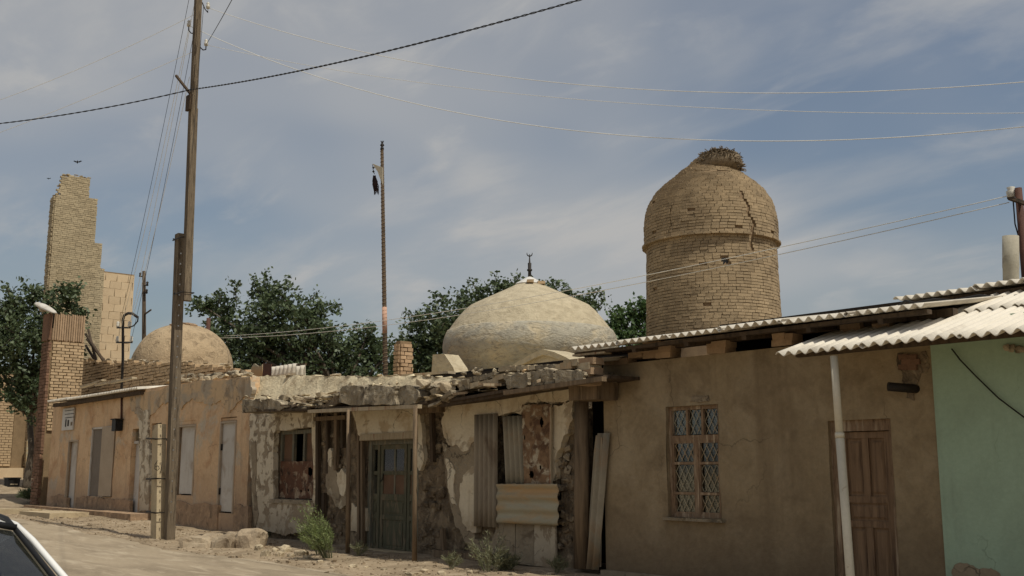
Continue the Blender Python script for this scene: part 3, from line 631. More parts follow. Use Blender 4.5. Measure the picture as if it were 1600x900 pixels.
brick_face(rtw, (XR - .6, yl + .02, 0), (1, 0, 0), (0, -1, 0), .6, 7.0, lambda s: rtop(yl + .1), .3, .112, .016, .07, 'brick_ruin', .012, 0, rest_mat='brick_ruin_i')
for k in range(16):
    y = R(yl, ytop_r); rock('loose_brick', (XR - R(.05, .3), y, rtop(y) + R(-.04, .1)), (R(.2, .4), R(.25, .4), R(.1, .18)), 'brick_ruin', rtw)
XB = -57.0
bw = thing('block_wall', 'pale sunlit block wall beside the ruined tower', 'wall', (XB - .5, 22, 1.2))
y0 = PX(150, 500, XB).y; y1 = PX(206, 500, XB).y; zt_ = PX(180, 425, XB).z
MB().box((XB - .8, y0, 0), (XB - .04, y1 - .02, zt_ - .02)).build('mortar_core', 'mortar_pale', bw)
brick_face(bw, (XB - .02, y0, 0), (0, 1, 0), (1, 0, 0), y1 - y0, 6.3, lambda s: zt_ + .02, .62, .42, .018, .04, 'block', .003, 300)
XW = -54.5
fw_ = thing('far_brick_wall', 'yellowish brick wall with a tall recess at the far left edge', 'wall', (XW, 14, 1.2))
y0 = PX(-60, 650, XW).y; y1 = PX(78, 650, XW).y; zt_ = PX(40, 575, XW).z; zb_ = PX(30, 745, XW).z
MB().box((XW - .6, y0, 0), (XW - .04, y1, zt_)).build('mortar_core', 'mortar_pale', fw_)
ra, rb_ = PX(22, 650, XW).y, PX(42, 650, XW).y
for a, b in ((y0, ra), (rb_, y1)):
    brick_face(fw_, (XW - .02, a, 0), (0, 1, 0), (1, 0, 0), b - a, zb_ + .5, lambda s: zt_ + .05, .33, .125, .022, .05, 'brick_yellow', .004, 150, rest_mat='brick_yellow')
MB().box((XW - .03, ra + .02, zb_), (XW + .0, rb_ - .02, zt_)).build('recess_panel', 'mortar_pale', fw_)
MB().box((XW - .02, y0, zb_ - .6), (XW + .25, y1, zb_ + .42)).build('plinth', 'block', fw_)
wp = tag(MB().poly([PX(x, y, XW + .5) for x, y in ((38, 770), (66, 770), (66, 665), (52, 672), (42, 690))], (-.1, 0, 0)).build('whitewashed_slab', 'sheet_pale', None, (XW + .5, 15, 1.2)), 'grey whitewashed panel behind the leaning tree trunk', 'panel')

# far pole behind the small dome
def far_pole(name, label, x, yt, yb, Y, r, mat):
    a, b = P(x, yb, Y), P(x, yt, Y); t = thing(name, label, 'pole', (a.x, a.y, 0))
    MB().tube([(a.x, a.y, 0), a, b], [r * 1.15, r, r * .85], 8).build('shaft', mat, t); return t, a, b
t, a, b = far_pole('distant_pole', 'thin dark wooden pole behind the small dome', 225, 424, 530, 24, .13, 'wood_dark')
for y, dx_ in ((432, -6), (446, 5), (458, 4)):
    c = P(225 + dx_, y, 24); MB().bar(P(225, y, 24), c, .06).build('bracket', 'iron', t); MB().lathe(c, [(0, -.05), (.08, 0), (.06, .1), (.08, .2), (0, .26)], 8).build('insulator', 'iron', t)
MB().bar(P(225, 492, 24), P(236, 484, 24), .07).build('strut', 'wood_dark', t)

# ------------------------------------------------------------------ small dome
q = P(285, 571, 17.6); rr = 1.0
sd_ = thing('small_dome', 'low clay dome behind the brick wall, left of the utility pole', 'dome', (q.x, q.y, 0))
c = Vector((q.x, q.y, 0)); hz = q.z; hh = P(285, 508, 17.6).z - hz
rr = pxm(77, c + Vector((0, 0, hz)))
MB().lathe(c, [(rr * 1.08, 0), (rr * 1.05, hz - .2)] + [(rr * math.cos(t) ** .92 if t < 1.56 else .001, hz - .15 + (hh + .15) * math.sin(t)) for t in [i * math.pi / 2 / 14 for i in range(15)]], 48, True, .02).build('shell', 'dome_small', sd_)
for k in range(9):
    t = R(0, 6.3); r_ = R(.1, .75); MBb = brick(c + Vector((math.cos(t) * r_, math.sin(t) * r_, hz + hh * math.sqrt(max(0, 1 - (r_ / rr) ** 2)) + .02)), (.36, 0, 0), (0, .3, 0), (0, 0, .07), 'brick_raw', sd_)
    MBb.rotation_euler = (-math.sin(t) * 0 + r_ / rr * math.sin(t) * -.8, r_ / rr * math.cos(t) * .8, R(-.5, .5))
q = P(326, 497, 19); tag(MB().tube([(q.x, q.y, 0), q], .09, 8).build('stove_pipe', 'iron_brown', None, (q.x, q.y, 0)), 'short rust-brown pipe rising right of the small dome', 'pipe')
bp_ = P(137, 560, 15)
for k, (x0, y0, x1, y1) in enumerate(((134, 522, 170, 560), (136, 530, 178, 566), (134, 540, 160, 566), (138, 515, 152, 562))):
    a, b = P(x0, y0, 14.9 + k * .1), P(x1, y1, 14.7)
    tag(MB().tube([a, b + Vector((0, .1, -.5))], [.05, .07], 6).build('roof_beam', 'wood_dark', None, a), ('long upper', 'lowest and longest', 'short lower', 'steepest')[k] + ' of the dark roof poles leaning behind the brick pillar', 'beam', 'loose roof poles by the pillar')

# ------------------------------------------------------------------ domed brick tower (right of centre)
q = P(1115, 520, 26); TC = Vector((q.x, q.y, 0))
tw = thing('domed_tower', 'round brick tower with cracked dome and a stork nest on top', 'tower', TC)
zpx = lambda y, x=1115: P(x, y, TC.y).z
k_ = pxm(1, Vector((TC.x, TC.y, zpx(420))))
prof = [(y, r) for y, r in ((620, 104.5), (520, 103), (450, 101.5), (389, 100), (385.5, 99.5), (385, 103.5), (352, 103.5), (335, 101), (320, 96.5), (302, 85), (292, 74.5), (283, 63.5), (274, 52), (265, 40), (257, 29.5), (247, 20))]
prof = [(r * k_, zpx(y)) for y, r in prof]
def tr(z):
    for (r0, z0), (r1, z1) in zip(prof, prof[1:]):
        if z <= z1: return r0 + (r1 - r0) * (z - z0) / (z1 - z0)
    return prof[-1][0]
ztw = prof[-1][1]
MB().lathe(TC, [(prof[0][0] - .09, 0)] + [(tr(prof[0][1] + (ztw - prof[0][1]) * i / 40) - .05, prof[0][1] + (ztw - prof[0][1]) * i / 40) for i in range(41)] + [(.01, ztw - .05)], 64).build('core', 'mortar', tw)
cth = math.atan2(-TC.y, -TC.x)             # bearing that faces the street
def on_drum(x, y):                          # sighted point on the round wall -> (height, bearing)
    r = ray(x, y); rad = 2.0
    for it in range(6):
        a = r.x ** 2 + r.y ** 2; b = -2 * (r.x * TC.x + r.y * TC.y); c = TC.x ** 2 + TC.y ** 2 - rad ** 2
        t = (-b - math.sqrt(max(0, b * b - 4 * a * c))) / 2 / a; p = CP + r * t; rad = tr(p.z)
    return p.z, math.atan2(p.y - TC.y, p.x - TC.x)
crack = [(1156, 298), (1161, 303), (1158, 308), (1167, 315), (1170, 325), (1168, 333), (1177, 345), (1178, 352), (1174, 360), (1176, 372), (1173, 380), (1176, 390)]
crz = [on_drum(x, y) for x, y in crack]
crz.sort()
crack2 = sorted(on_drum(x, y) for x, y in ((1052, 318), (1046, 335), (1049, 350), (1044, 366)))
def crk(z, cz):
    if z < cz[0][0] or z > cz[-1][0]: return None
    for (a, b), (c, d) in zip(cz, cz[1:]):
        if z <= c: return b + (d - b) * (z - a) / (c - a)
hole_z, hole_t = on_drum(1132, 408)
rest = []; z = zpx(535); row = 0
while z < ztw - .05:
    r = tr(z); r2 = tr(z + .09); nrm_t = math.atan2(r - r2, .09)
    H = .094 * math.cos(nrm_t) if nrm_t < 1.2 else .05
    if H < .03: H = .03
    r = tr(z + H / 2); n = max(8, int(2 * math.pi * r / .235)); off = R(0, 1)
    ledge = abs(z + .04 - zpx(385)) < .05
    ruinous = z > zpx(285)
    for j in range(n):
        t0 = (j + off) / n * 2 * math.pi; t1 = (j + off + 1) / n * 2 * math.pi - R(.002, .012) / r
        segs = [(t0, t1)]
        for cz, wd in ((crz, .055), (crack2, .016)):
            c = crk(z + H / 2, cz)
            if c is None: continue
            wd = wd * (1 if wd < .03 else R(.7, 1.3)); ns = []
            for a, b in segs:
                m = (c - (a + b) / 2 + math.pi) % (2 * math.pi) - math.pi + (a + b) / 2
                lo, hi = m - wd / r, m + wd / r
                if hi < a or lo > b: ns.append((a, b)); continue
                if lo - a > .02: ns.append((a, lo))
                if b - hi > .02: ns.append((hi, b))
            segs = ns
        for a, b in segs:
            tm = (a + b) / 2
            d = (tm - hole_t + math.pi) % (2 * math.pi) - math.pi
            if (d * r) ** 2 + (z + H / 2 - hole_z) ** 2 < .15 ** 2: continue
            if random.random() < (.06 if ruinous else .006): continue
            face = math.cos(tm - cth)
            if face < -.35: continue
            j_ = .010 if not ruinous else .035
            rc = r - .07 + (.06 if ledge else 0) + R(-j_, j_)
            ur = Vector((math.cos(tm), math.sin(tm), 0)); ut = Vector((-math.sin(tm), math.cos(tm), 0))
            rest.append((face, TC + ur * rc + Vector((0, 0, z + H / 2 + R(-.004, .004))), ut * ((b - a) * r - .004), ur * .15, Vector((0, 0, H - .014 * R(.5, 1.6)))))
    z += H; row += 1
rest.sort(key=lambda t: -t[0])
for f, c, a, b, d in rest[:300]: brick(c, a, b, d, 'brick_tower_p', tw)
mb = MB()
for f, c, a, b, d in rest[300:]: mb.obox(c, a / 2, b / 2, d / 2)
stuff(mb.build('brickwork', 'brick_tower', tw))
hp = TC + Vector((math.cos(hole_t), math.sin(hole_t), 0)) * (tr(hole_z) - .05) + Vector((0, 0, hole_z))
nd = Vector((math.cos(hole_t), math.sin(hole_t), 0)); td = Vector((-math.sin(hole_t), math.cos(hole_t), 0))
MB().poly([hp + td * .12 * math.cos(a) + Vector((0, 0, .12 * math.sin(a))) for a in [i * .7 for i in range(9)]], nd * -.02).build('hole', 'black', tw)  # black disc paints the shade at the back of the hole
for x, y in ((1052, 484), (1178, 487)):     # missing bricks
    pass
nest = thing('stork_nest', 'untidy stork nest of twigs on the tower dome', 'nest', P(1125, 255, 26))
mb = MB()
nc = P(1125, 252, 26); hw = pxm(34, nc)
for i in range(3200):
    t = R(0, 6.28); rr_ = math.sqrt(R(0, 1)); h = R(0, 1)
    c = nc + RT * (rr_ * math.cos(t) * hw * (1.0 - .22 * h)) + FH * (rr_ * math.sin(t) * hw * .9) + UP * (pxm(-5 + 17 * h, nc) * 1.0 - pxm(9, nc) * max(0, rr_ * math.cos(t) + .1) * (1 - h * .6))
    d = Vector((R(-1, 1), R(-1, 1), R(-.3, .3))).normalized() * R(.06, .2)
    mb.bar(c - d, c + d, R(.012, .026))
stuff(mb.build('twigs', 'nest', nest))
mb = MB(); vs = []                           # packed mud and straw under the twigs
prof2 = [(.0, -.50), (.9, -.50), (1.08, -.2), (1.02, .22), (.85, .52), (.0, .58)]
MB().lathe(nc + UP * -.05, [(a * hw * .93, b * hw * .75) for a, b in prof2], 20, True, .12).build('straw_pad', 'nest', nest)

# ------------------------------------------------------------------ main dome
q = P(828, 585, 22); DC = Vector((q.x, q.y, 0)); zd = lambda y: P(828, y, DC.y).z
k_ = pxm(1, Vector((DC.x, DC.y, zd(520))))
dm = thing('mosque_dome', 'large weathered clay dome with grey lower band and crescent finial', 'dome', DC)
up_p = [(480, 94.5), (476.5, 87.5), (472, 78), (466.5, 66.5), (460.5, 53.5), (454, 39.5), (448.5, 28), (445, 21.5)]
mid_p = [(519, 127), (511, 121.5), (503, 116), (495, 109.5), (488, 103.5), (483, 98)]
low_p = [(640, 108), (600, 108), (586, 113), (576, 120), (566, 128), (553, 135), (544, 136.5), (535, 135.5), (526, 132.5), (521, 130), (519, 128.5)]
M_up = [(r * k_, zd(y)) for y, r in up_p]; M_mid = [(r * k_, zd(y)) for y, r in mid_p]; M_lo = [(r * k_, zd(y)) for y, r in low_p]
MB().lathe(DC, [(112 * k_, 0)] + M_lo + [(M_mid[0][0] - .05, M_mid[0][1])], 72, True, .016).build('lower_band', 'dome_grey', dm)
def dense(pr, n=4): return [(a[0] + (b[0] - a[0]) * i / n, a[1] + (b[1] - a[1]) * i / n) for a, b in zip(pr, pr[1:]) for i in range(n)] + [pr[-1]]
MB().lathe(DC, dense(M_mid + M_up), 72, True, .014).build('upper_shell', 'dome', dm)
vs = [(22 * k_, zd(447)), (24 * k_, zd(444.5)), (22 * k_, zd(443)), (12 * k_, zd(437.5)), (5 * k_, zd(433.5)), (.03, zd(432))]
MB().lathe(DC, vs, 10, False).build('cap', 'white', dm)
for x, y, s in ((829, 444.5, .22), (847, 445.5, .24)):
    tt = th = math.atan2(-DC.y, -DC.x) + math.asin((x - 828) * k_ / (25 * k_)) if abs(x - 828) < 25 else 0
    brick(DC + Vector((math.cos(tt), math.sin(tt), 0)) * 24 * k_ + Vector((0, 0, zd(y) + .02)), RT * s, FH * .2, (0, 0, .085), 'brick_yellow', dm)
fn = thing('crescent_finial', 'slender dark metal finial with crescent above the dome', 'finial', (DC.x, DC.y, zd(434)))
f0 = Vector((DC.x, DC.y, 0))
MB().lathe(f0, [(.06, zd(436)), (.05, zd(424)), (.085, zd(423)), (.085, zd(421)), (.055, zd(420)), (.06, zd(411)), (.03, zd(410.5)), (.012, zd(398)), (.01, zd(397))], 10).build('spire', 'iron', fn)
cc = f0 + UP * zd(396.0); cr = .085
pts = [cc + RT * (cr * math.cos(a)) + UP * (cr * math.sin(a)) for a in [math.radians(-200 + i * 11) for i in range(21)]]
MB().tube(pts, [.006 + .016 * math.sin(math.pi * i / 20) for i in range(21)], 6).build('crescent', 'iron', fn)
# pointed arch on the front of the dome
def arc_pts(off=0):
    L = [(772, 592), (790, 578), (810, 564), (830, 553), (848, 545.5)]; Rr = [(866, 550), (884, 558), (900, 568), (912, 580)]
    return L + Rr
YA = DC.y - 112 * k_ - .1
op = [P(x, y, YA) for x, y in arc_pts()]; ip = [P(x * .86 + 850 * .14, y * .86 + 588 * .14 + 2, YA) for x, y in arc_pts()]
MB().poly(op + [p + UP * -.01 for p in reversed(ip)], (0, .9, 0)).build('arch_rim', 'dome', dm)
MB().poly([p + Vector((0, .12, 0)) for p in ip] + [ip[-1] + Vector((0, .12, -.8)), ip[0] + Vector((0, .12, -.8))], (0, .7, 0)).build('arch_infill', 'dome', dm)
wg = [P(x, y, 17.5) for x, y in ((674, 586), (676, 554), (694, 553), (708, 574), (712, 586))]
tag(MB().poly(wg, (0, .5, 0)).build('roof_buttress', 'dome', None, wg[0]), 'pale wedge of mud plaster at the left foot of the large dome', 'buttress')

# ------------------------------------------------------------------ flag pole
a, b = P(602.5, 600, 20), P(597, 234, 20)
fp = thing('votive_pole', 'tall spirally banded pole with cream pennant and tassel', 'flagpole', (a.x, a.y, 0))
rp = pxm(3.6, a)
MB().tube([(a.x, a.y, 0), a, b], [rp * 1.1, rp * 1.1, rp * .72], 10).build('shaft', 'wood_dark', fp)
mb = MB(); N_ = 1500; pts = []
for i in range(N_ + 1):
    t = i / N_; p = a.lerp(b, t); r = rp * (1.06 - .36 * t); an = t * 2 * math.pi * 62
    pts.append(p + RT * math.cos(an) * r + FH * math.sin(an) * r)
mb.tube(pts, .015, 4).build('spiral_rope', 'wood', fp)
t0, t1 = (a.z, b.z); pa = a.lerp(b, (600 - 524) / 366); pb = a.lerp(b, (600 - 484) / 366)
MB().tube([pa, pb], rp * 1.12, 10).build('band', 'pink', fp)
MB().lathe(b, [(.0, -.02), (.07, 0), (.06, .08), (.03, .1), (.08, .16), (.05, .22), (0, .24)], 8).build('finial', 'iron', fp)
for dx_ in (-.05, 0, .05): MB().bar(b + UP * .2, b + UP * .33 + RT * dx_, .022).build('finial_finger', 'iron', fp)
pn = [P(x, y, 19.9) for x, y in ((598, 262), (582, 255.5), (585, 261), (590, 268), (593, 277), (598, 288))]
MB().poly(pn, (0, .015, 0)).build('pennant', 'flag', fp)
MB().tube([P(582, 257, 20), P(583, 265, 20), P(585, 272, 20)], .012, 5).build('cord', 'iron', fp)
for y in (262, 268): MB().lathe(P(583.5, y, 20), [(0, -.05), (.05, 0), (0, .05)], 8).build('bead', 'iron', fp)
mb = MB()
for i in range(90):
    s = P(585 + R(-2, 2), 274 + R(0, 7), 20); e_ = P(588 + R(-4, 4), R(292, 305), 20); mb.tube([s, (s + e_) / 2 + RT * R(-.06, .06), e_], [.015, .014, .004], 4)
stuff(mb.build('tassel', 'tassel', fp))

# ------------------------------------------------------------------ brick chimney
c0 = P(622, 531, 16); ch = thing('brick_chimney', 'short square brick chimney between flagpole and dome', 'chimney', (c0.x, 16, 3.5))
X1 = P(625, 560, 16).x; yb = PX(645, 560, X1).y; zt_ = c0.z
MB().box((X1 - .26, 16.03, 0), (X1 - .035, yb - .03, zt_ - .03)).build('mortar_core', 'mortar', ch)
brick_face(ch, (X1 - .02, 16.0, 0), (0, 1, 0), (1, 0, 0), yb - 16, 3.7, lambda s: zt_, .26, .105, .022, .05, 'brick_raw', .008, 200)
brick_face(ch, (X1 - .28, 16.02, 0), (1, 0, 0), (0, -1, 0), .26, 3.7, lambda s: zt_, .26, .105, .022, .05, 'brick_raw', .008, 200)

# ------------------------------------------------------------------ trees
def tree(name, label, base, lobes, Z, leaf, per, mat='leaf', trunk=.16, sprigs=(), top=None, dens=1.0, lean=0.0):
    """base = world xyz; lobes = (px, py, r_px) crown masses at camera depth Z; leaves gathered on twigs inside each mass"""
    def at(x, y, dz=0): r = ray(x, y); return CP + r * ((Z + dz) / r.dot(FH))
    t = thing(name, label, 'tree', base); base = Vector(base); mpp = Z / FPX
    cs = []
    for x, y, r in lobes: cs.append((at(x, y, R(-.6, .6) * r * mpp), r * mpp))
    mid_ = sum((c for c, r in cs), Vector()) / len(cs)
    fork = Vector((base.x * .6 + mid_.x * .4, base.y * .6 + mid_.y * .4, base.z + (min(c.z for c, r in cs) - base.z) * .75 + .3)) if top is None else Vector(top)
    bend = (base + fork) / 2 + Vector((R(-.15, .15) + lean, R(-.15, .15), 0))
    MB().tube([base + UP * -.1, base + UP * .15, bend, fork], [trunk * 1.4, trunk * 1.1, trunk * .9, trunk * .75], 9, wob=.08).build('trunk', 'bark', t)
    lm = MB(); tw_ = MB(); lv = []; lf = []
    rng = random.Random(len(lobes) * 13 + int(lobes[0][0]))
    def leafquad(c, sz):
        d = Vector((rng.gauss(0, 1), rng.gauss(0, 1), rng.gauss(-.2, .8))).normalized(); s = d.cross(Vector((rng.gauss(0, 1), rng.gauss(0, 1), rng.gauss(0, 1)))).normalized()
        b = len(lv); lv.extend((c - d * sz * .5, c + s * sz * .34 + d * sz * .05, c + d * sz * .62, c - s * sz * .34 + d * sz * .05)); lf.append((b, b + 1, b + 2, b + 3))
    for c, r in cs:
        m1 = fork.lerp(c, .5) + Vector((rng.uniform(-.3, .3), rng.uniform(-.3, .3), rng.uniform(-.1, .4))) * r
        lm.tube([fork, m1, c], [trunk * .55, trunk * .36, trunk * .16], 6)
        ncl = int(per * dens * (r / 1.0) ** 2 * 17) + 6
        for k in range(ncl):
            d = Vector((rng.gauss(0, 1), rng.gauss(0, 1), rng.gauss(0, 1))).normalized(); q = c + d * r * (rng.random() ** .42) * Vector((1, 1, .92)).length / 1.70
            if rng.random() < .3: tw_.tube([c.lerp(q, .25), c.lerp(q, .65) + UP * .06, q], [.022, .014, .005], 3, cap=False)
            cr_ = rng.uniform(.10, .24) * min(1.4, max(.7, r))
            for i in range(rng.randint(9, 18)):
                leafquad(q + Vector((rng.gauss(0, 1), rng.gauss(0, 1), rng.gauss(0, .85))) * cr_, leaf * rng.uniform(.6, 1.2))
    for pts in sprigs:
        W_ = [at(x, y, rng.uniform(-.5, .5)) for x, y in pts]; tw_.tube(W_, [.03 - .022 * i / (len(W_) - 1) for i in range(len(W_))], 4, cap=False)
        for a, b in zip(W_, W_[1:]):
            for i in range(int((b - a).length / mpp * 1.3) + 3):
                p = a.lerp(b, rng.random()); leafquad(p + Vector((rng.gauss(0, 1), rng.gauss(0, 1), rng.gauss(0, 1))) * mpp * 4.6, leaf * rng.uniform(.6, 1.15))
    lm.build('limbs', 'bark', t); stuff(tw_.build('twigs', 'bark', t))
    me = bpy.data.meshes.new('crown'); L = root_loc(t); me.from_pydata([v - L for v in lv], [], lf); me.materials.append(M[mat]); me.update()
    o = link(bpy.data.objects.new('crown', me)); o.parent = t
    return t
zg = gz(-46, 13)
tree('leaning_tree', 'dark leafy tree with leaning pale trunk at the far left', (-46.1, 13.4, zg), [(30, 525, 42), (75, 520, 44), (20, 480, 26), (55, 470, 26), (90, 560, 36), (40, 580, 42), (75, 610, 28), (-10, 540, 46), (112, 462, 20), (95, 475, 22), (122, 490, 15), (30, 620, 24), (-15, 600, 30), (5, 500, 30)], 43, .17, 3.2, 'leaf', .14,
     [[(55, 470), (45, 450), (32, 436)], [(20, 480), (14, 455), (8, 446)], [(60, 465), (66, 452)], [(112, 455), (120, 445), (130, 443)], [(100, 462), (94, 450), (98, 442)], [(122, 495), (140, 508)], [(46, 640), (54, 658), (48, 668)], [(78, 620), (72, 640)]], top=P(46, 650, 13.4), dens=1.5, lean=.25)
tree('mulberry_tree', 'broad dark tree between the small dome and the flagpole', (-43, 28, .2), [(420, 505, 46), (470, 505, 42), (380, 525, 40), (350, 492, 30), (320, 480, 20), (445, 470, 28), (410, 462, 22), (500, 500, 32), (520, 545, 40), (560, 555, 36), (590, 545, 24), (440, 560, 46), (380, 565, 40), (345, 530, 36), (575, 520, 16), (600, 560, 26), (485, 565, 44), (545, 580, 36), (400, 588, 40), (460, 592, 42), (520, 595, 36), (570, 592, 32), (612, 588, 24), (350, 585, 36), (430, 535, 40)], 52, .22, 2.0, 'leaf', .22,
     [[(370, 480), (368, 452), (357, 436)], [(367, 455), (376, 442)], [(415, 462), (417, 440), (416, 422)], [(405, 460), (398, 440), (400, 434)], [(445, 455), (448, 440), (446, 430)], [(470, 480), (492, 462), (495, 455)], [(500, 480), (522, 475), (530, 482)], [(320, 480), (300, 474), (292, 482)], [(340, 480), (345, 462), (340, 458)], [(560, 525), (556, 508)], [(580, 520), (586, 508)]], dens=1.3)
tree('plane_tree', 'wide dark tree rising behind the left shoulder of the large dome', (-36, 34, .2), [(700, 500, 44), (745, 475, 34), (660, 520, 36), (640, 545, 30), (780, 460, 26), (690, 540, 42), (800, 452, 18), (870, 470, 30), (900, 468, 22), (915, 475, 18), (840, 470, 34), (735, 520, 46), (660, 570, 36), (632, 565, 24), (690, 585, 40), (725, 570, 40), (650, 592, 34), (615, 590, 20)], 48, .20, 2.4, 'leaf', .24,
     [[(775, 450), (775, 436), (772, 427)], [(745, 455), (738, 440), (730, 436)], [(800, 445), (812, 434), (808, 430)], [(700, 470), (682, 462), (678, 458)], [(655, 500), (640, 490), (632, 486)], [(885, 455), (884, 444)], [(915, 465), (935, 455), (940, 458)], [(920, 480), (938, 478), (945, 462)]], dens=1.3)
tree('bright_tree', 'brighter green tree between the large dome and the brick tower', (-28, 36, .2), [(985, 498, 24), (1005, 490, 20), (965, 500, 18), (990, 530, 26), (960, 530, 20), (1020, 520, 26), (1012, 480, 12)], 46, .19, 2.8, 'leaf_bright', .2, [[(990, 485), (1000, 470), (1003, 466)], [(960, 492), (950, 480)], [(1008, 480), (1016, 470)]], dens=1.5)

# ------------------------------------------------------------------ ruined shop (middle of the row)
rs = thing('ruined_shop', 'crumbling whitewashed shop with patched windows and sagging rubble eaves', 'shop', (-18, 12, 0))
x0, x1 = P(389.5, 740).x, P(902, 740).x
etop = lerp_px([P(389, 640), P(490, 636), P(655, 630), P(720, 622), P(800, 608), P(902, 596)])
WA = hole(428, 489, 670, 782); WD = hole(569, 649, 687, 866); WE = hole(774, 872, 640, 822)
WD = (WD[0], WD[1], .02, WD[3])
wall_grid('mud_wall', 'mud', rs, x0, x1, -.1, etop, 12.07, [WA, WD, WE], .06, .05, .3, 1.6)
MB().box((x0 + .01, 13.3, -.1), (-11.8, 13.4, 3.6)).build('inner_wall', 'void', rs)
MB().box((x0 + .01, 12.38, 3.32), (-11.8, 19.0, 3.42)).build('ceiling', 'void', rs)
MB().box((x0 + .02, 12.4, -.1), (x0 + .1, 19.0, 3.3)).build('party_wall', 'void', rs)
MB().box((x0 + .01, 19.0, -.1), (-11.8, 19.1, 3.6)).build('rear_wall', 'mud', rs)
# --- left bay
patch('plaster_patch', 'plaster_peel', rs, [(390, 646), (440, 643), (488, 640), (489, 667), (460, 669), (431, 672), (428, 676), (427, 720), (427, 784), (445, 785), (487, 785), (489, 800), (480, 822), (462, 832), (446, 838), (428, 832), (412, 828), (400, 826), (396, 790), (392, 745), (389, 690)], 12.0, .04, .05)
patch('plaster_patch', 'plaster', rs, [(487, 640), (497, 640), (494, 680), (497, 730), (492, 790), (487, 800), (489, 740)], 12.02, .03, .05)
patch('plaster_patch', 'undercoat', rs, [(392, 690), (399, 688), (399, 760), (403, 800), (398, 824), (393, 770)], 12.0, .055, .05)
wn_ = thing('tmp', 'x', 'x'); bpy.data.objects.remove(wn_)
def frame(h, y0, y1, t, mat, parent, name='window_frame', bottom=True):
    mb = MB().box((h[0], y0, h[2]), (h[0] + t, y1, h[3])).box((h[1] - t, y0, h[2]), (h[1], y1, h[3])).box((h[0] + t, y0 + .002, h[3] - t), (h[1] - t, y1, h[3]))
    if bottom: mb.box((h[0] + t, y0 + .002, h[2]), (h[1] - t, y1, h[2] + t))
    return mb.build(name, mat, parent)
h = (WA[0] + .02, WA[1] - .02, WA[2] + .04, WA[3] - .02)
f = frame(h, 12.14, 12.24, .09, 'teal', rs)
zm = P(458, 722).z
MB().box((WA[0] - .03, 11.93, WA[2] - .07), (WA[1] + .05, 12.1, WA[2] + .02), .01).build('window_sill', 'undercoat', rs)
for px_ in (449, 466): x = P(px_, 700).x; MB().box((x - .04, 12.145, zm), (x + .04, 12.22, h[3] - .09)).build('glazing_bar', 'teal', f)
MB().box((h[0] + .09, 12.20, zm), (P(449, 700).x, 12.215, h[3] - .09)).build('board_pane', 'board_brown', f)
MB().box((P(467, 700).x, 12.20, zm), (h[1] - .09, 12.215, h[3] - .09)).build('board_pane', 'board_brown', f)
# rusted lower sheet with torn holes
def sheet_holes(name, mat, parent, c00, c10, c11, c01, holes, n=(26, 30), t=.006, edge=.0, warp=.012):
    vs = []; fs = []; W = n[0] + 1
    for j in range(n[1] + 1):
        for i in range(W):
            u, v = i / n[0], j / n[1]; p = (Vector(c00) * (1 - u) + Vector(c10) * u) * (1 - v) + (Vector(c01) * (1 - u) + Vector(c11) * u) * v
            p += Vector((R(-edge, edge) if i in (0, n[0]) else 0, warp * nz((p.x, 2, p.z), 2.5), R(-edge, edge) if j in (0, n[1]) else 0)); vs.append(p)
    for j in range(n[1]):
        for i in range(n[0]):
            u, v = (i + .5) / n[0], (j + .5) / n[1]
            if any(((u - a) / ra) ** 2 + ((v - b) / rb) ** 2 < 1 + .35 * nz((u * 9, v * 9, 1)) for a, b, ra, rb in holes): continue
            fs.append((j * W + i, j * W + i + 1, (j + 1) * W + i + 1, (j + 1) * W + i))
    return MB().add(vs, fs, True).build(name, mat, parent)
y_ = 12.13
sheet_holes('rusted_sheet', 'rust_dark', rs, (h[0] + .03, y_, h[2]), (h[1] - .01, y_, h[2]), (h[1] - .01, y_, zm + .02), (h[0] + .05, y_, zm + .02), [(.82, .72, .06, .12), (.6, .2, .02, .03), (.8, .24, .02, .03)], edge=.008)
# --- stripped bay with studs
for px_, ya, yb, wd, mt_ in ((497, 643, 800, .10, 'wood_dark'), (513, 648, 740, .07, 'wood_dark'), (525.5, 645, 735, .10, 'wood'), (505, 770, 836, .10, 'wood_dark'), (536, 650, 700, .08, 'wood_dark')):
    a, b = P(px_, yb, 12.0), P(px_ + R(-2, 2), ya, 12.0); MB().bar(b, a, wd, .08).build('stud', mt_, rs)
MB().bar(P(492, 655, 11.99), P(541, 652, 11.99), .09, .07).build('lintel', 'wood', rs)
patch('plaster_patch', 'undercoat', rs, [(513, 712), (517, 702), (521, 730), (526, 745), (531, 740), (541, 760), (541, 785), (533, 795), (524, 790), (518, 776), (511, 772), (509, 750)], 12.02, .05, .05)
patch('plaster_patch', 'plaster', rs, [(526, 738), (534, 732), (541, 742), (541, 760), (537, 776), (531, 772), (526, 752)], 12.0, .05, .03)
patch('plaster_patch', 'plaster', rs, [(512, 706), (516, 700), (519, 712), (517, 730), (512, 722)], 12.0, .05, .02)
for k in range(26): # lumps of exposed mud brick
    px_ = R(497, 541); py_ = R(655, 850); rock('mud_lump', P(px_, py_, 12.07), (R(.16, .4), R(.08, .16), R(.1, .2)), 'mud', rs, rot=(0, 0, 0))
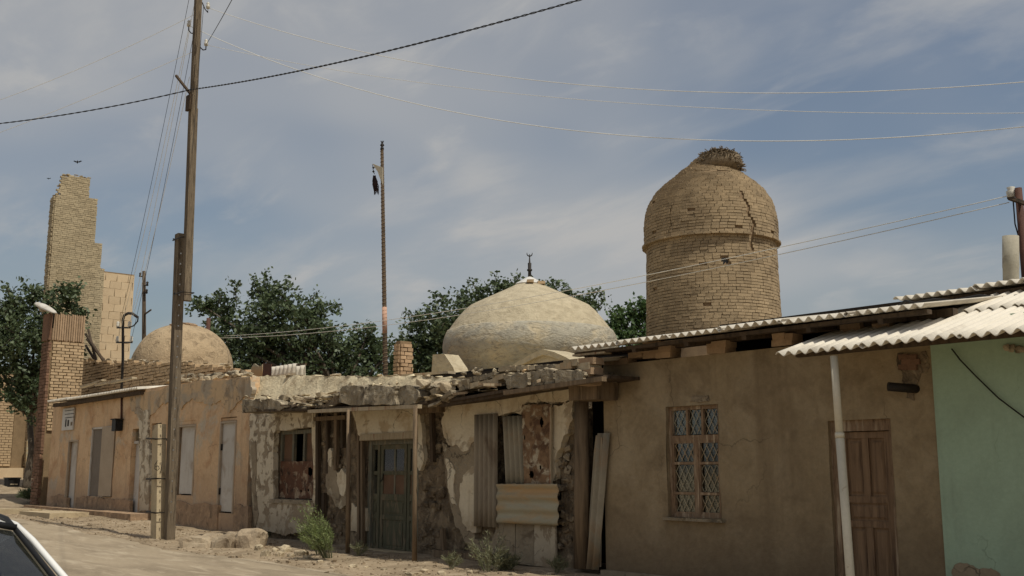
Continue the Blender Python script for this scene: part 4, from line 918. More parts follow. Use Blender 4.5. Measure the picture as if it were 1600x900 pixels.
# --- door bay
patch('plaster_patch', 'plaster', rs, [(550, 637), (600, 635), (645, 633), (645, 678), (620, 681), (580, 684), (562, 682), (556, 662)], 12.0, .05, .04)
patch('plaster_patch', 'plaster', rs, [(549, 786), (553, 789), (556, 792), (563, 790), (572, 794), (573, 830), (562, 832), (548, 829)], 12.05, .02, .03)
patch('plaster_patch', 'plaster', rs, [(652, 640), (656, 638), (659, 670), (662, 720), (655, 736), (652, 730)], 12.0, .04, .03)
for px_, wd in ((561, .07), (566.5, .07)):
    MB().bar(P(px_, 655, 11.99), P(px_ + .5, 862, 11.99), wd, .07).build('stud', 'wood', rs)
MB().box((WD[0] - .1, 11.92, WD[3]), (WD[1] + .06, 12.08, WD[3] + .13), .01).build('door_head', 'wood_white', rs)
df = MB().box((WD[0], 12.08, 0), (WD[0] + .13, 12.22, WD[3])).box((WD[1] - .10, 12.08, 0), (WD[1], 12.22, WD[3])).box((WD[0] + .13, 12.09, WD[3] - .09), (WD[1] - .1, 12.22, WD[3])).build('door_frame', 'teal', rs)
Yd = 12.13
def lv(y): return P(612, y, Yd).z
def leaf_(pa, pb, panes, y=Yd):
    xa, xb = P(pa, 780, y).x, P(pb, 780, y).x; st = .085
    zt0, zb0 = WD[3] - .09, .06
    mb = MB().box((xa, y, zb0), (xa + st, y + .05, zt0)).box((xb - st, y, zb0), (xb, y + .05, zt0))
    for a, b in ((692, 702), (736, 742), (772, 782), (805, 812), (856, 866)): mb.box((xa + st, y + .002, max(zb0, lv(b))), (xb - st, y + .048, min(lv(a), zt0 - .001)))
    lf_ = mb.build('door_leaf', 'green_paint', rs); xi, xo = xa + st, xb - st
    for k, (a, b) in enumerate(((702, 736), (742, 772), (782, 805), (812, 856))):
        if k == 0:
            MB().box((xi, y + .02, lv(b)), (xo, y + .026, lv(a))).build('pane', 'glass', lf_)
            if panes or xo - xi > .1: MB().box((xi + .01, y + .08, lv(b)), (xi + (xo - xi) * .52, y + .085, lv(a))).build('pale_blind', 'slab', lf_)
        elif k == 1:
            if panes: MB().box((xi, y + .02, lv(b)), (xo, y + .03, lv(a))).build('board', 'board_brown', lf_)
        else:
            MB().box((xi, y + .025, lv(b)), (xo, y + .035, lv(a))).build('panel_back', 'green_paint', lf_)
            MB().box((xi + .05, y + .012, lv(b) + .05), (xo - .05, y + .025, lv(a) - .05)).build('panel', 'green_paint', lf_)
    if xo - xi > .4:
        xm = xi + (xo - xi) * .55; MB().box((xm - .025, y + .004, lv(772)), (xm + .025, y + .045, lv(702))).build('glazing_bar', 'teal', lf_)
        MB().box((xm + .06, y + .1, lv(736)), (xo - .05, y + .12, lv(702))).build('curtain', 'flag', lf_)
    return lf_
leaf_(575.5, 592.5, False); l2 = leaf_(594, 634.5, True); leaf_(636, 647, True)
MB().tube([P(595, 752, Yd - .03), P(598, 748, Yd - .05), P(599, 740, Yd - .03)], .012, 6).build('handle', 'iron', l2)
MB().box((WD[0], 11.9, -.08), (WD[1], 12.3, .05)).build('threshold', 'concrete', rs)
# --- mud strip and right bay
MB().bar(P(657, 640, 11.9), P(692, 637, 11.9), .16, .2, (0, 0, 1)).build('beam_end', 'wood', rs)
MB().bar(P(675, 645, 12.0), P(677, 722, 12.0), .09, .08).build('stud', 'wood_dark', rs)
MB().bar(P(692, 826, 11.97), P(694, 880, 11.97), .09, .08).build('stud', 'wood', rs)
for k in range(30):
    px_ = R(655, 690); py_ = R(650, 870); rock('mud_lump', P(px_, py_, 12.07), (R(.2, .5), R(.06, .14), R(.15, .35)), 'mud', rs, rot=(0, 0, 0))
patch('plaster_patch', 'undercoat', rs, [(691, 690), (699, 700), (745, 690), (745, 825), (742, 842), (768, 846), (776, 822), (776, 870), (740, 868), (722, 836), (711, 822), (704, 790), (698, 760), (695, 730)], 12.0, .035, .05)
patch('plaster_patch', 'plaster', rs, [(693, 636), (740, 629), (800, 618), (850, 610), (896, 602), (897, 625), (862, 632), (840, 631), (818, 633), (814, 648), (776, 650), (742, 650), (743, 690), (733, 702), (722, 705), (712, 694), (701, 696), (693, 680), (690, 655)], 12.0, .05, .05)
patch('plaster_patch', 'plaster', rs, [(696, 716), (704, 722), (711, 740), (708, 756), (713, 790), (704, 782), (699, 752)], 12.0, .055, .035)
patch('plaster_patch', 'plaster', rs, [(738, 728), (743, 726), (745, 790), (744, 832), (730, 830), (722, 816), (717, 790), (719, 755), (724, 742)], 12.0, .055, .035)
patch('plaster_patch', 'plaster', rs, [(864, 634), (880, 630), (896, 626), (895, 655), (889, 668), (880, 682), (876, 700), (869, 712), (868, 740), (862, 752), (862, 700)], 12.0, .05, .035)
for a, b, y0_, y1_, mt_ in ((776, 806, 808, 888, 'undercoat'), (807, 835.5, 810, 886, 'undercoat'), (836.5, 869, 810, 884, 'plaster_peel')):
    p, q = P(a, y1_, 11.98), P(b, y0_, 11.98); MB().box((p.x, 11.96, .05), (q.x, 12.0, q.z), .008).build('lower_board', mt_, rs)
MB().box((P(690, 880).x, 11.8, -.08), (P(775, 880).x, 12.05, .16), .015).build('sill_beam', 'wood', rs)
for k in range(34):
    px_ = R(868, 901); py_ = R(700, 880); rock('mud_lump', P(px_, py_, 12.06), (R(.14, .3), R(.08, .16), R(.12, .26)), random.choice(['mud', 'mud', 'undercoat']), rs, rot=(R(-.1, .1), R(-.5, .5), 0))
# patched window sheets
a, b = P(741, 822, 11.9), P(775, 820, 11.9); hgt = P(758, 647, 11.9).z - a.z
corr('corrugated_sheet', 'sheet_brown', rs, a, (1, 0, 0), b.x - a.x, (0.0, 0, 1), hgt, .13, .038, .008, 4)['label'] = 'brown upright corrugated sheet'
a, b = P(791, 760, 11.95), P(819, 760, 11.95); hgt = P(795, 650, 11.95).z - a.z
corr('corrugated_sheet', 'sheet_grey', rs, a, (1, 0, 0), b.x - a.x + .04, (-.075, 0, 1), hgt, .13, .034, .008, 4)['label'] = 'tilted grey corrugated sheet'
a = P(776, 817, 11.86); b = P(872, 813, 11.86); tz = P(820, 757, 11.86).z
corr('corrugated_sheet', 'sheet_pale', rs, a + Vector((0, 0, .0)), (0, 0, 1), tz - a.z, (-1, 0, -.01), -(b.x - a.x), .2, .02, .008, 30, ragv=.0, ragu=.012)['label'] = 'pale corrugated sheet nailed sideways'
sheet_holes('rusty_sheet', 'rust', rs, P(819, 760, 11.92), P(859, 759, 11.92), P(862, 632, 11.92), P(815, 632, 11.92), [(.68, .78, .05, .07), (.30, .14, .08, .045), (.65, .22, .04, .03), (.05, .6, .05, .03)], (34, 60), edge=.012)
MB().bar(P(861, 636, 11.9), P(861, 762, 11.9), .04, .04).build('batten', 'wood_white', rs)
# corner post, dark doorway, leaning sheet
MB().tube([P(908, 888, 11.9), P(909, 760, 11.9), P(909, 628, 11.9)], [.125, .12, .115], 10, wob=.05).build('corner_post', 'wood', rs)
a = P(916, 888, 11.85); b = P(936, 884, 11.85); t_ = P(930, 680, 11.85)
MB().poly([P(915, 888, 11.95), P(938, 886, 11.95), P(941, 684, 11.95), P(931, 680, 11.95), P(928, 705, 11.95)], (0, .02, 0)).build('doorway_board', 'sheet_grey', rs)
corr('corrugated_sheet', 'sheet_grey', rs, P(916, 889, 11.9), (1, 0, 0), .26, (.12, .02, 1), P(930, 684, 11.9).z, .13, .03, .008, 3)['label'] = 'grey corrugated strip leaning in the dark doorway'
# --- porch poles
for xt, xb, yt, yb_, nm in ((544.5, 543.5, 640, 866, 0), (649, 647.5, 634, 882, 1)):
    b = GR(xb, yb_, .02); b.y = max(b.y, 11.0); p = P(xb, yb_, b.y); MB().tube([(p.x, p.y, -.05), P((xt + xb) / 2, 750, b.y), P(xt, yt, b.y)], [.045, .042, .04], 7, wob=.06).build('porch_pole', 'wood', rs)
# --- eaves: boards, slabs and rubble
def eave_poly(name, mat, pix, y0, y1, amp=.02):
    o = MB().poly(ragged([P(x, y, y0) for x, y in pix], amp, 2), (0, y1 - y0, 0)).build(name, mat, rs)
    bm = bmesh.new(); bm.from_mesh(o.data); bmesh.ops.triangulate(bm, faces=bm.faces)
    for it in range(4):
        bmesh.ops.subdivide_edges(bm, edges=[e for e in bm.edges if e.calc_length() > .16], cuts=1); bmesh.ops.triangulate(bm, faces=bm.faces)
    bm.normal_update()
    for v in bm.verts: p = v.co + Vector((3, 0, 0)); v.co += v.normal * (.025 * nz(p, 3.5) + .018 * nz(p, 9.0)) + Vector((0, .05 * nz(p, 1.3), 0))
    bm.to_mesh(o.data); bm.free(); return o
def lerp_(x):
    L = [(378, 645), (490, 641), (655, 633), (720, 625), (800, 611), (942, 591)]
    for (a, b), (c, d) in zip(L, L[1:]):
        if x <= c: return b + (d - b) * (x - a) / (c - a)
    return 591
for a, b, mt_ in (((484, 643), (656, 635), 'wood_white'), ((486, 640.5), (560, 638), 'wood_dark'), ((690, 633), (800, 614), 'wood_dark'), ((790, 614), (944, 592), 'wood')):
    y0_ = 11.15 if mt_ != 'wood_dark' else 11.3
    p, q = P(*a, y0_), P(*b, y0_); MB().bar(p, q, .07, .10, (0, 0, 1)).build('fascia_board', mt_, rs)
sof = [(380, 644), (490, 641), (655, 633), (720, 625), (800, 611), (942, 591)]
for (a, b) in zip(sof, sof[1:]):
    p, q = P(*a, 11.2), P(*b, 11.2); MB().add([p, q, q + Vector((0, 1.0, .02)), p + Vector((0, 1.0, .02)), p + UP * .05, q + UP * .05, q + Vector((0, 1.0, .07)), p + Vector((0, 1.0, .07))], [(0, 1, 2, 3), (4, 5, 6, 7), (0, 1, 5, 4), (1, 2, 6, 5), (2, 3, 7, 6), (3, 0, 4, 7)]).build('soffit_board', 'wood_dark', rs)
for pix in ([(378, 624), (396, 625), (407, 623), (409, 634), (406, 643), (378, 645)], [(409, 625), (424, 623), (440, 630), (446, 636), (438, 641), (408, 643)],
            [(532, 608), (542, 602), (566, 603), (570, 616), (566, 632), (548, 633), (530, 628)], [(568, 604), (592, 602), (618, 603), (616, 618), (620, 632), (590, 633), (568, 632)], [(620, 603), (641, 602), (651, 608), (655, 620), (649, 631), (622, 632), (618, 618)],
            [(784, 586), (806, 582), (822, 581), (824, 592), (820, 605), (792, 608), (789, 598)], [(824, 581), (846, 579), (868, 579), (866, 590), (868, 600), (824, 605)], [(870, 578), (900, 577), (911, 582), (911, 593), (870, 600)]):
    eave_poly('eave_slab', 'slab', pix, 11.12 + R(-.05, .08), 11.95 + R(-.1, .2), .03)
for k in range(90):                         # thin layers of mud, brick and board in the broken edge
    px_ = random.choice((R(440, 532), R(650, 790), R(380, 905))); base_ = lerp_(px_)
    rock('eave_layer', P(px_, base_ - R(4, 26), 11.3 + R(-.12, .3)), (R(.2, .5), R(.25, .5), R(.035, .08)), random.choice(['stone', 'slab', 'parapet', 'mud']), rs, rot=(R(-.12, .12), R(-.22, .22), R(-.4, .4)))
for k in range(16):                         # splintered laths sticking out of the eaves
    px_ = random.choice((R(440, 532), R(652, 740), R(740, 900))); p = P(px_, lerp_(px_) - R(0, 14), 11.25); MB().bar(p, p + Vector((R(-.25, .35), R(-.35, .1), R(-.1, .06))), .022, .04).build('lath', random.choice(['wood', 'wood_dark', 'wood_white']), rs)
for px_, py_, w_, h_, tl in ((447, 622, .5, .2, .1), (462, 632, .4, .14, -.1), (470, 624, .55, .16, .05), (484, 634, .5, .14, 0), (500, 630, .5, .16, .25), (516, 622, .6, .12, .3), (505, 618, .4, .16, 0), (455, 636, .5, .14, 0), (522, 632, .45, .12, .1), (476, 637, .7, .1, 0),
                             (660, 612, .5, .26, .1), (668, 622, .5, .2, 0), (676, 606, .55, .2, .2), (688, 614, .55, .2, -.1), (682, 628, .6, .16, -.2), (700, 606, .45, .26, .1), (706, 620, .6, .12, -.5), (716, 612, .55, .12, -.6), (724, 604, .4, .2, 0), (662, 598, .5, .18, 0), (690, 598, .6, .18, .1), (672, 632, .5, .14, 0), (712, 598, .4, .14, 0), (735, 598, .4, .15, 0), (652, 622, .3, .22, 0)):
    rock('eave_stone', P(px_, py_, 11.3 + R(-.1, .2)), (w_, R(.3, .5), h_ * 1.15), random.choice(['stone', 'stone', 'slab']), rs, rot=(R(-.2, .2), tl, R(-.3, .3)))
for k in range(70):
    px_ = R(380, 905); py_ = (622 if px_ < 520 else 602 if px_ < 720 else 580) + R(-3, 6); rock('eave_chip', P(px_, py_, 11.35 + R(-.15, .2)), (R(.08, .24), R(.08, .2), R(.05, .12)), random.choice(['stone', 'stone', 'slab', 'parapet']), rs)
a = P(500, 636, 11.15); MB().poly([P(x, y, 11.2) for x, y in ((478, 640), (505, 634), (520, 622), (528, 612), (532, 614), (531, 628), (520, 636), (500, 641))], (0, .5, 0)).build('torn_roofing', 'mud', rs)
for k, (px_, py_) in enumerate(((733, 606), (748, 602), (762, 600), (776, 597), (742, 594), (757, 591), (772, 588), (733, 599), (786, 590))):
    brick(P(px_, py_, 11.35), (.30, R(-.04, .04), .03), (.02, .22, 0), (0, 0, .085), random.choice(['slab', 'slab', 'stone']), rs)
for k in range(12):
    t_ = k / 11; brick(P(795 + 110 * t_, 577 - 4 * t_, 11.4), (.27, R(-.03, .03), .01), (.02, .22, 0), (0, 0, .07), random.choice(['slab', 'stone']), rs)
for k, (px_, py_, s_) in enumerate(((920, 597, .3), (918, 589, .28), (922, 581, .3), (921, 573, .27), (924, 565, .3), (900, 568, .3), (893, 572, .26))):
    brick(P(px_, py_, 11.35), (s_, R(-.03, .03), 0), (.02, .25, 0), (0, 0, .10), random.choice(['brick_yellow', 'stone', 'brick_raw']), rs)
MB().box((P(896, 610, 11.6).x, 11.5, P(900, 626, 11.6).z), (P(940, 610, 11.6).x, 11.95, P(920, 598, 11.6).z), .01).build('beam_box', 'wood', rs)
# --- parapet and mud roof
pt = lerp_px([P(392, 588, 12.3), P(440, 586, 12.3), P(520, 588, 12.3), P(600, 589, 12.3), P(660, 588, 12.3), P(735, 592, 12.3), P(800, 586, 12.3), P(905, 568, 12.3)])
xa, xb = P(394, 600, 12.3).x, P(905, 590, 12.3).x
wall_grid('parapet', 'parapet', rs, xa, xb, 3.2, pt, 12.0, (), .08, .05, .5, 2.0, rag=.05, batter=.48)
for k in range(46):
    x = R(xa, xb); rock('parapet_stone', (x, 12.36 + R(-.05, .1), pt(x) + R(-.06, .02)), (R(.2, .5), R(.2, .3), R(.07, .16)), random.choice(['stone', 'parapet', 'stone']), rs)
for k in range(34): # exposed stones in the parapet face towards the right
    x = R(P(545, 600, 12.3).x, P(735, 600, 12.3).x); (lambda dz: rock('parapet_stone', (x, 12.3 - .48 * dz, pt(x) - dz), (R(.2, .45), .12, R(.08, .14)), random.choice(['stone', 'parapet']), rs, rot=(0, R(-.1, .1), 0)))(R(.05, .45))
vs = []; xs = axis([(xa, -12.2, .5)]); ys = axis([(12.5, 21, .7)])
for y in ys:
    for x in xs: vs.append((x, y, pt(x) - .12 + (y - 12.5) * .075 + .05 * nz((x, y, 2), .8)))
W = len(xs); MB().add(vs, [(j * W + i, j * W + i + 1, (j + 1) * W + i + 1, (j + 1) * W + i) for j in range(len(ys) - 1) for i in range(W - 1)], True).build('mud_roof', 'parapet', rs)
a, b = P(600, 590, 12.35), P(706, 582, 12.7)
tag(MB().bar(a, b, .05, .22, (0, 0, 1)).build('plank', 'wood_white', None, a), 'long pale plank lying along the ruined parapet', 'plank')
# sheet-metal screen on the roof
sc_ = thing('sheet_screen', 'broken fence of pale and brown sheets on the shop roof', 'fence', P(430, 588, 13.2))
MB().poly(ragged([P(x, y, 13.2) for x, y in ((390, 590), (393, 574), (398, 568), (404, 572), (410, 569), (411, 590))], .03, 2), (0, .02, 0)).build('sheet', 'sheet_pale', sc_)
MB().poly([P(x, y, 13.18) for x, y in ((410, 590), (411, 567), (424, 569), (423, 590))], (0, .02, 0)).build('sheet', 'iron_brown', sc_)
a = P(424, 592, 13.2); corr('corrugated_sheet', 'asbestos', sc_, a, (1, 0, 0), P(462, 590, 13.2).x - a.x, (0, 0, 1), P(440, 571, 13.2).z - a.z, .22, .03, .008, 3)
a = P(463, 592, 13.15); corr('corrugated_sheet', 'asbestos', sc_, a, (1, 0, .02), P(479, 590, 13.2).x - a.x, (-.1, 0, 1), P(470, 572, 13.2).z - a.z, .22, .03, .008, 3)
MB().bar(P(440, 572, 13.25), P(478, 569, 13.25), .05).build('rail', 'wood_dark', sc_)

# ------------------------------------------------------------------ beige house
bh = thing('beige_house', 'plain beige rendered house with latticed window and wooden door', 'house', (-9, 12, 0))
xL, xR = -11.77, -6.27
HW = (-10.48, -9.51, .93, 2.53); HD = (-7.74, -6.86, .12, 2.23)
wall_grid('wall', 'house', bh, xL, xR, -.1, lambda x: 3.245, 12, [HW, HD], .12, .022, .25, .9)
MB().box((xL + .01, 12.3, -.1), (xL + .12, 18, 3.2)).build('side_wall', 'house', bh); MB().box((xL, 18, -.1), (-3, 18.15, 4.6)).build('rear_wall', 'house', bh); MB().box((-3.15, 12.3, -.1), (-3, 18, 4)).build('side_wall', 'house', bh)
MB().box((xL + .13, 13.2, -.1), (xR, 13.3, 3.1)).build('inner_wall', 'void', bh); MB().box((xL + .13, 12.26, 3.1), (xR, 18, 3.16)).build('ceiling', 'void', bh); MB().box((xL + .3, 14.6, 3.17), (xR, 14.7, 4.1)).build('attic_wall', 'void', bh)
MB().box((xL - .04, 11.93, -.1), (HD[0] - .02, 11.99, .09), .008).build('plinth', 'undercoat', bh)
# window
fr = frame(HW, 12.06, 12.16, .055, 'wood_brown', bh)
zr = lambda f: HW[3] - (HW[3] - HW[2]) * f
ix0, ix1 = HW[0] + .055, HW[1] - .055; xm = (ix0 + ix1) / 2 + .02
MB().box((ix0, 12.065, zr(.315)), (ix1, 12.15, zr(.265))).build('transom', 'wood_brown', fr)
MB().box((HW[0] - .05, 11.93, HW[2] - .05), (HW[1] + .06, 12.06, HW[2] - .005), .006).build('window_sill', 'slab', bh)
patch('lintel_scar', 'undercoat', bh, [(1078, 628), (1080, 619), (1106, 618), (1108, 626)], 12.0, .01, .02)
panes = []
w3 = (ix1 - ix0) / 3
for i in range(3): panes.append((ix0 + w3 * i + .02, ix0 + w3 * (i + 1) - .02, zr(.255), zr(.035)))
for i in (1, 2): MB().box((ix0 + w3 * i - .02, 12.068, zr(.265)), (ix0 + w3 * i + .02, 12.145, HW[3] - .055)).build('glazing_bar', 'wood_brown', fr)
MB().box((xm - .035, 12.062, HW[2] + .055), (xm + .035, 12.155, zr(.315))).build('mullion', 'wood_brown', fr)
for a, b in ((.34, .50), (.535, .77), (.805, .955)):
    for u0, u1 in ((ix0, xm - .035), (xm + .035, ix1)): panes.append((u0 + .025, u1 - .025, zr(b), zr(a)))
for u0, u1 in ((ix0, xm - .035), (xm + .035, ix1)):
    for f_ in (.325, .517, .787, .963): MB().box((u0, 12.07, zr(f_ + .012)), (u1, 12.14, zr(f_ - .012))).build('sash_rail', 'wood_brown', fr)
    MB().box((u0, 12.072, HW[2] + .055), (u0 + .025, 12.138, zr(.32))).box((u1 - .025, 12.072, HW[2] + .055), (u1, 12.138, zr(.32))).build('sash_stile', 'wood_brown', fr)
for a, b, c, d in panes:
    pn_ = MB().box((a - .004, 12.115, c - .004), (b + .004, 12.12, d + .004)).build('pane', 'glass', fr)
    mb = MB(); s_ = .115; sl_ = 1.75
    for sg_ in (1, -1):
        k0 = -12
        for k in range(-14, 15):
            xc = (a + b) / 2 + k * s_; zc = (c + d) / 2
            t0, t1 = -9.0, 9.0
            dxx = sg_ / sl_
            # clip line x = xc + dxx * (z - zc)
            zlo, zhi = c, d
            for lim in ((a, b),):
                z1_, z2_ = zc + (a - xc) / dxx, zc + (b - xc) / dxx
                zlo, zhi = max(zlo, min(z1_, z2_)), min(zhi, max(z1_, z2_))
            if zhi - zlo > .01: mb.bar((xc + dxx * (zlo - zc), 12.10 + .003 * sg_, zlo), (xc + dxx * (zhi - zc), 12.10 + .003 * sg_, zhi), .007, .005)
    stuff(mb.build('lattice', 'sheet_pale', pn_))
MB().box((ix0, 12.4, HW[2]), (ix0 + .16, 12.42, HW[3])).build('curtain', 'sheet_grey', bh); MB().box((HW[0] - .2, 12.8, HW[2] - .2), (HW[1] + .2, 12.82, HW[3] + .2)).build('shade_backing', 'void', bh)  # second sheet is an added dark backing, painting room shade behind the panes
# door
MB().box((HD[0], 12.05, 0), (HD[0] + .09, 12.2, HD[3])).box((HD[1] - .06, 12.05, 0), (HD[1], 12.2, HD[3])).box((HD[0] + .09, 12.052, HD[3] - .14), (HD[1] - .06, 12.2, HD[3])).build('door_frame', 'wood_brown', bh)
dx0, dx1 = HD[0] + .10, HD[1] - .07; dz0, dz1 = .1, HD[3] - .15
dl = MB().box((dx0, 12.13, dz0), (dx1, 12.16, dz1)).build('door_leaf', 'door_wood', bh)
cxm = (dx0 + dx1) / 2
def rail(a, b, c, d): MB().box((a, 12.10, c), (b, 12.128, d)).build('rail', 'door_wood', dl)
rail(dx0, dx0 + .09, dz0, dz1); rail(dx1 - .09, dx1, dz0, dz1); rail(dx0 + .092, dx1 - .092, dz1 - .08, dz1); rail(dx0 + .092, dx1 - .092, 1.20, 1.28); rail(dx0 + .092, dx1 - .092, .90, .98); rail(dx0 + .092, dx1 - .092, dz0, dz0 + .15)
rail(cxm - .045, cxm + .045, 1.282, dz1 - .082); rail(cxm - .045, cxm + .045, dz0 + .152, .898)
for a, b, c, d in ((dx0 + .11, cxm - .065, 1.31, dz1 - .11), (cxm + .065, dx1 - .11, 1.31, dz1 - .11), (dx0 + .11, dx1 - .11, 1.0, 1.18), (dx0 + .11, cxm - .065, dz0 + .17, .88), (cxm + .065, dx1 - .11, dz0 + .17, .88)):
    MB().hexa([(a, 12.13, c), (b, 12.13, c), (a + .03, 12.112, c + .03), (b - .03, 12.112, c + .03), (a, 12.13, d), (b, 12.13, d), (a + .03, 12.112, d - .03), (b - .03, 12.112, d - .03)]).build('panel', 'door_wood', dl)
MB().tube([(dx0 + .04, 12.07, 1.22), (dx0 + .05, 12.05, 1.16), (dx0 + .04, 12.07, 1.1)], .01, 6).build('handle', 'iron', dl)
# flue stub and bare brick patch
MB().tube([P(1388, 604, 11.72), P(1412, 606, 11.86), P(1436, 608, 12.05)], .055, 12).build('flue_pipe', 'iron', bh)
patch('render_scar', 'mud', bh, [(1402, 552), (1446, 548), (1452, 575), (1440, 582), (1428, 626), (1416, 622), (1410, 584)], 12.0, .008, .05)
for k in range(6): brick(P(1412 + 14 * (k % 2) + (k // 2 % 2) * 5, 558 + 8 * (k // 2), 11.975), (.115, 0, R(-.01, .01)), (0, .05, 0), (0, 0, .062), 'brick_red_and_shade', bh)
# brick piers on the wall head
def pier(rows):
    for pxs, py_ in rows:
        for a, b in zip(pxs, pxs[1:]):
            p, q = P(a, py_, 11.98), P(b, py_, 11.98); w_ = q.x - p.x
            brick(((p.x + q.x) / 2, 12.09 + R(-.01, .01), p.z), (w_ - .012, 0, R(-.008, .008)), (0, .24, 0), (0, 0, .088), 'brick_raw', bh)
pier([((982, 1004, 1024, 1048), 556), ((1000, 1022, 1050), 548), ((1004, 1030), 540)]); pier([((960, 981), 566), ((944, 962), 567)])
pier([((1104, 1134), 549), ((1104, 1136), 540)]); pier([((1205, 1238), 537), ((1206, 1226, 1240), 527)]); pier([((1312, 1345), 519), ((1312, 1345), 509)]); pier([((1362, 1390), 512)])
# roof: timber and asbestos sheets
sl_ = .15
for x in (-11.6, -10.6, -9.6, -8.6, -7.6, -6.6): MB().bar((x, 11.45, 3.37), (x, 14.6, 3.37 + 3.15 * sl_), .07, .10).build('rafter', 'wood_dark', bh)
MB().bar((-11.85, 11.5, 3.395), (-6.0, 11.5, 3.41), .05, .11, (0, 0, 1)).build('eave_board', 'wood_dark', bh); MB().bar((-11.7, 12.12, 3.46), (-6.0, 12.12, 3.46), .10, .12, (0, 0, 1)).build('wall_plate', 'wood_dark', bh)
nS = 6; wS = 5.75 / nS
for k in range(nS):
    corr('roof_sheet', 'asbestos', bh, (-11.8 + k * wS, 11.32 + R(-.02, .02), 3.47 + (k % 2) * .012 + R(-.008, .012)), (1, 0, R(-.004, .004)), wS + .09, (0, 1, sl_), 3.4, .147, .028, .009, 5)
corr('roof_sheet', 'asbestos', bh, P(885, 568, 11.3), (1, 0, .02), .55, (0, 1, .12), .8, .13, .025, .009, 3)
MB().bar(P(900, 556, 11.5), P(950, 551, 11.5), .03, .16, (0, 0, 1)).build('roof_board', 'wood_white', bh)

# ------------------------------------------------------------------ green house with canopy
gh = thing('green_house', 'pale mint-green rendered house at the right edge', 'house', (-4.5, 12, 0))
wall_grid('wall', 'green', gh, -6.262, -2.4, -.1, lambda x: 3.35, 11.965, [], .12, .014, .25, .9)
patch('plaster_scar', 'undercoat', gh, [(1490, 905), (1492, 882), (1510, 880), (1540, 888), (1562, 896), (1570, 910)], 11.965, .012, .03)
MB().tube([P(1487, 545, 11.93), P(1500, 562, 11.93), P(1525, 588, 11.93), P(1560, 622, 11.93), P(1600, 652, 11.93), P(1640, 676, 11.93)], .009, 5).build('cable', 'wire_dark', gh)
for k in range(7): rock('exposed_stone', P(1572 + 10 * k, 546 - k * .8 + R(-3, 3), 11.95), (.16, .06, R(.08, .16)), 'slab', gh)
cp = thing('canopy', 'sloping white corrugated awning over the door on a cream pole', 'canopy', (-6.8, 10.8, 0))
o_ = Vector((-7.64, 10.8, 3.0)); vv = Vector((0, 2.9, .85)); vn = vv.normalized(); wS = 1.14
for k in range(5):
    x = o_.x + k * wS
    corr('roof_sheet', 'asbestos', cp, (x, 10.8 + R(-.015, .015), 3.0 + (k % 2) * .01), (1, 0, 0), wS + .07, vn, 1.75, .152, .028, .009, 4)
    q = o_ + vn * 1.6; corr('roof_sheet', 'asbestos', cp, (x + .01, q.y, q.z + .03 + (k % 2) * .01), (1, 0, 0), wS + .07, vn, 1.5, .152, .028, .009, 4)
for t_ in (.25, 1.5, 2.9):
    q = o_ + vn * t_ + Vector((0, 0, -.07)); MB().bar((-7.5, q.y, q.z), (-2.2, q.y, q.z), .07, .07, (0, 0, 1)).build('purlin', 'wood_dark', cp)
p0, p1 = P(1329, 905, 10.9), P(1303, 556, 10.9)
MB().tube([(p0.x + .02, 10.9, -.1), p0, P(1312, 680, 10.9)], .05, 12).build('post', 'post_white', cp); MB().tube([P(1312, 682, 10.9), p1], .044, 12).build('post', 'post_white', cp)
MB().tube([P(1311.8, 676, 10.9), P(1312.2, 684, 10.9)], .054, 12).build('collar', 'post_white', cp)
ur = thing('upper_roof', 'second corrugated roof edge above the canopy', 'roof', (-5, 13.5, 4))
a = P(1400, 468, 13.5); b = P(1600, 452, 13.5)
for k in range(5): corr('roof_sheet', 'asbestos', ur, (a.x + k * 1.12, 13.45 + R(-.04, .02), a.z + (k % 2) * .03), (1, 0, 0), 1.2, (0, 1, .12), 2.6, .152, .03, .01, 4)
MB().bar((a.x + .1, 13.6, a.z - .08), (-2, 13.6, a.z - .08), .08, .08, (0, 0, 1)).build('purlin', 'wood_dark', ur)
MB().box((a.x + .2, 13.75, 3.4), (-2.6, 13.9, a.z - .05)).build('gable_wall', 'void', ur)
pts = [P(x, y, 13.3) for x, y in ((1404, 478), (1415, 470), (1430, 474), (1460, 468), (1490, 470), (1530, 462), (1570, 466), (1610, 458))]
MB().tube(pts, .022, 6).build('cable', 'wire_dark', ur)
q0, q1 = P(1580, 470, 15), P(1579, 369, 15)
tag(MB().tube([q0 + UP * -1.5, q0, q0.lerp(q1, .5), q0.lerp(q1, .52), q1], [.11, .105, .108, .112, .11], 16).build('cement_flue', 'pipe_cem', None, q0), 'upright grey cement flue pipe above the canopy roof', 'flue')

# ------------------------------------------------------------------ utility pole
PB = GR(262, 838, .13); YP = PB.y
up = thing('utility_pole', 'tall spliced timber utility pole with a concrete stub at its foot', 'utility pole', (PB.x, PB.y, gz(PB.x, PB.y)))
MB().bar(P(264, 850, YP), P(282, 366, YP), .195, .195, (1, 0, 0)).build('lower_timber', 'wood_pole', up)
MB().bar(P(291, 470, YP + .02), P(302, 170, YP + .02), .17, .17, (1, 0, 0)).bar(P(302, 170, YP + .02), P(312, -50, YP + .02), .145, .145, (1, 0, 0)).build('upper_timber', 'wood_pole', up)
MB().bar(P(246, 852, YP - .12), P(249, 664, YP - .12), .32, .2, (1, 0, 0)).build('concrete_stub', 'concrete', up)
for py_ in (686, 748, 800): # wire lashings round pole and stub
    c = P(258, py_, YP); L_ = [(-.36, -.3), (.19, -.3), (.20, .15), (-.36, .15), (-.36, -.3)]
    MB().tube([c + Vector((a, b, R(-.02, .02))) for a, b in L_], .018, 5).build('lashing', 'iron', up)
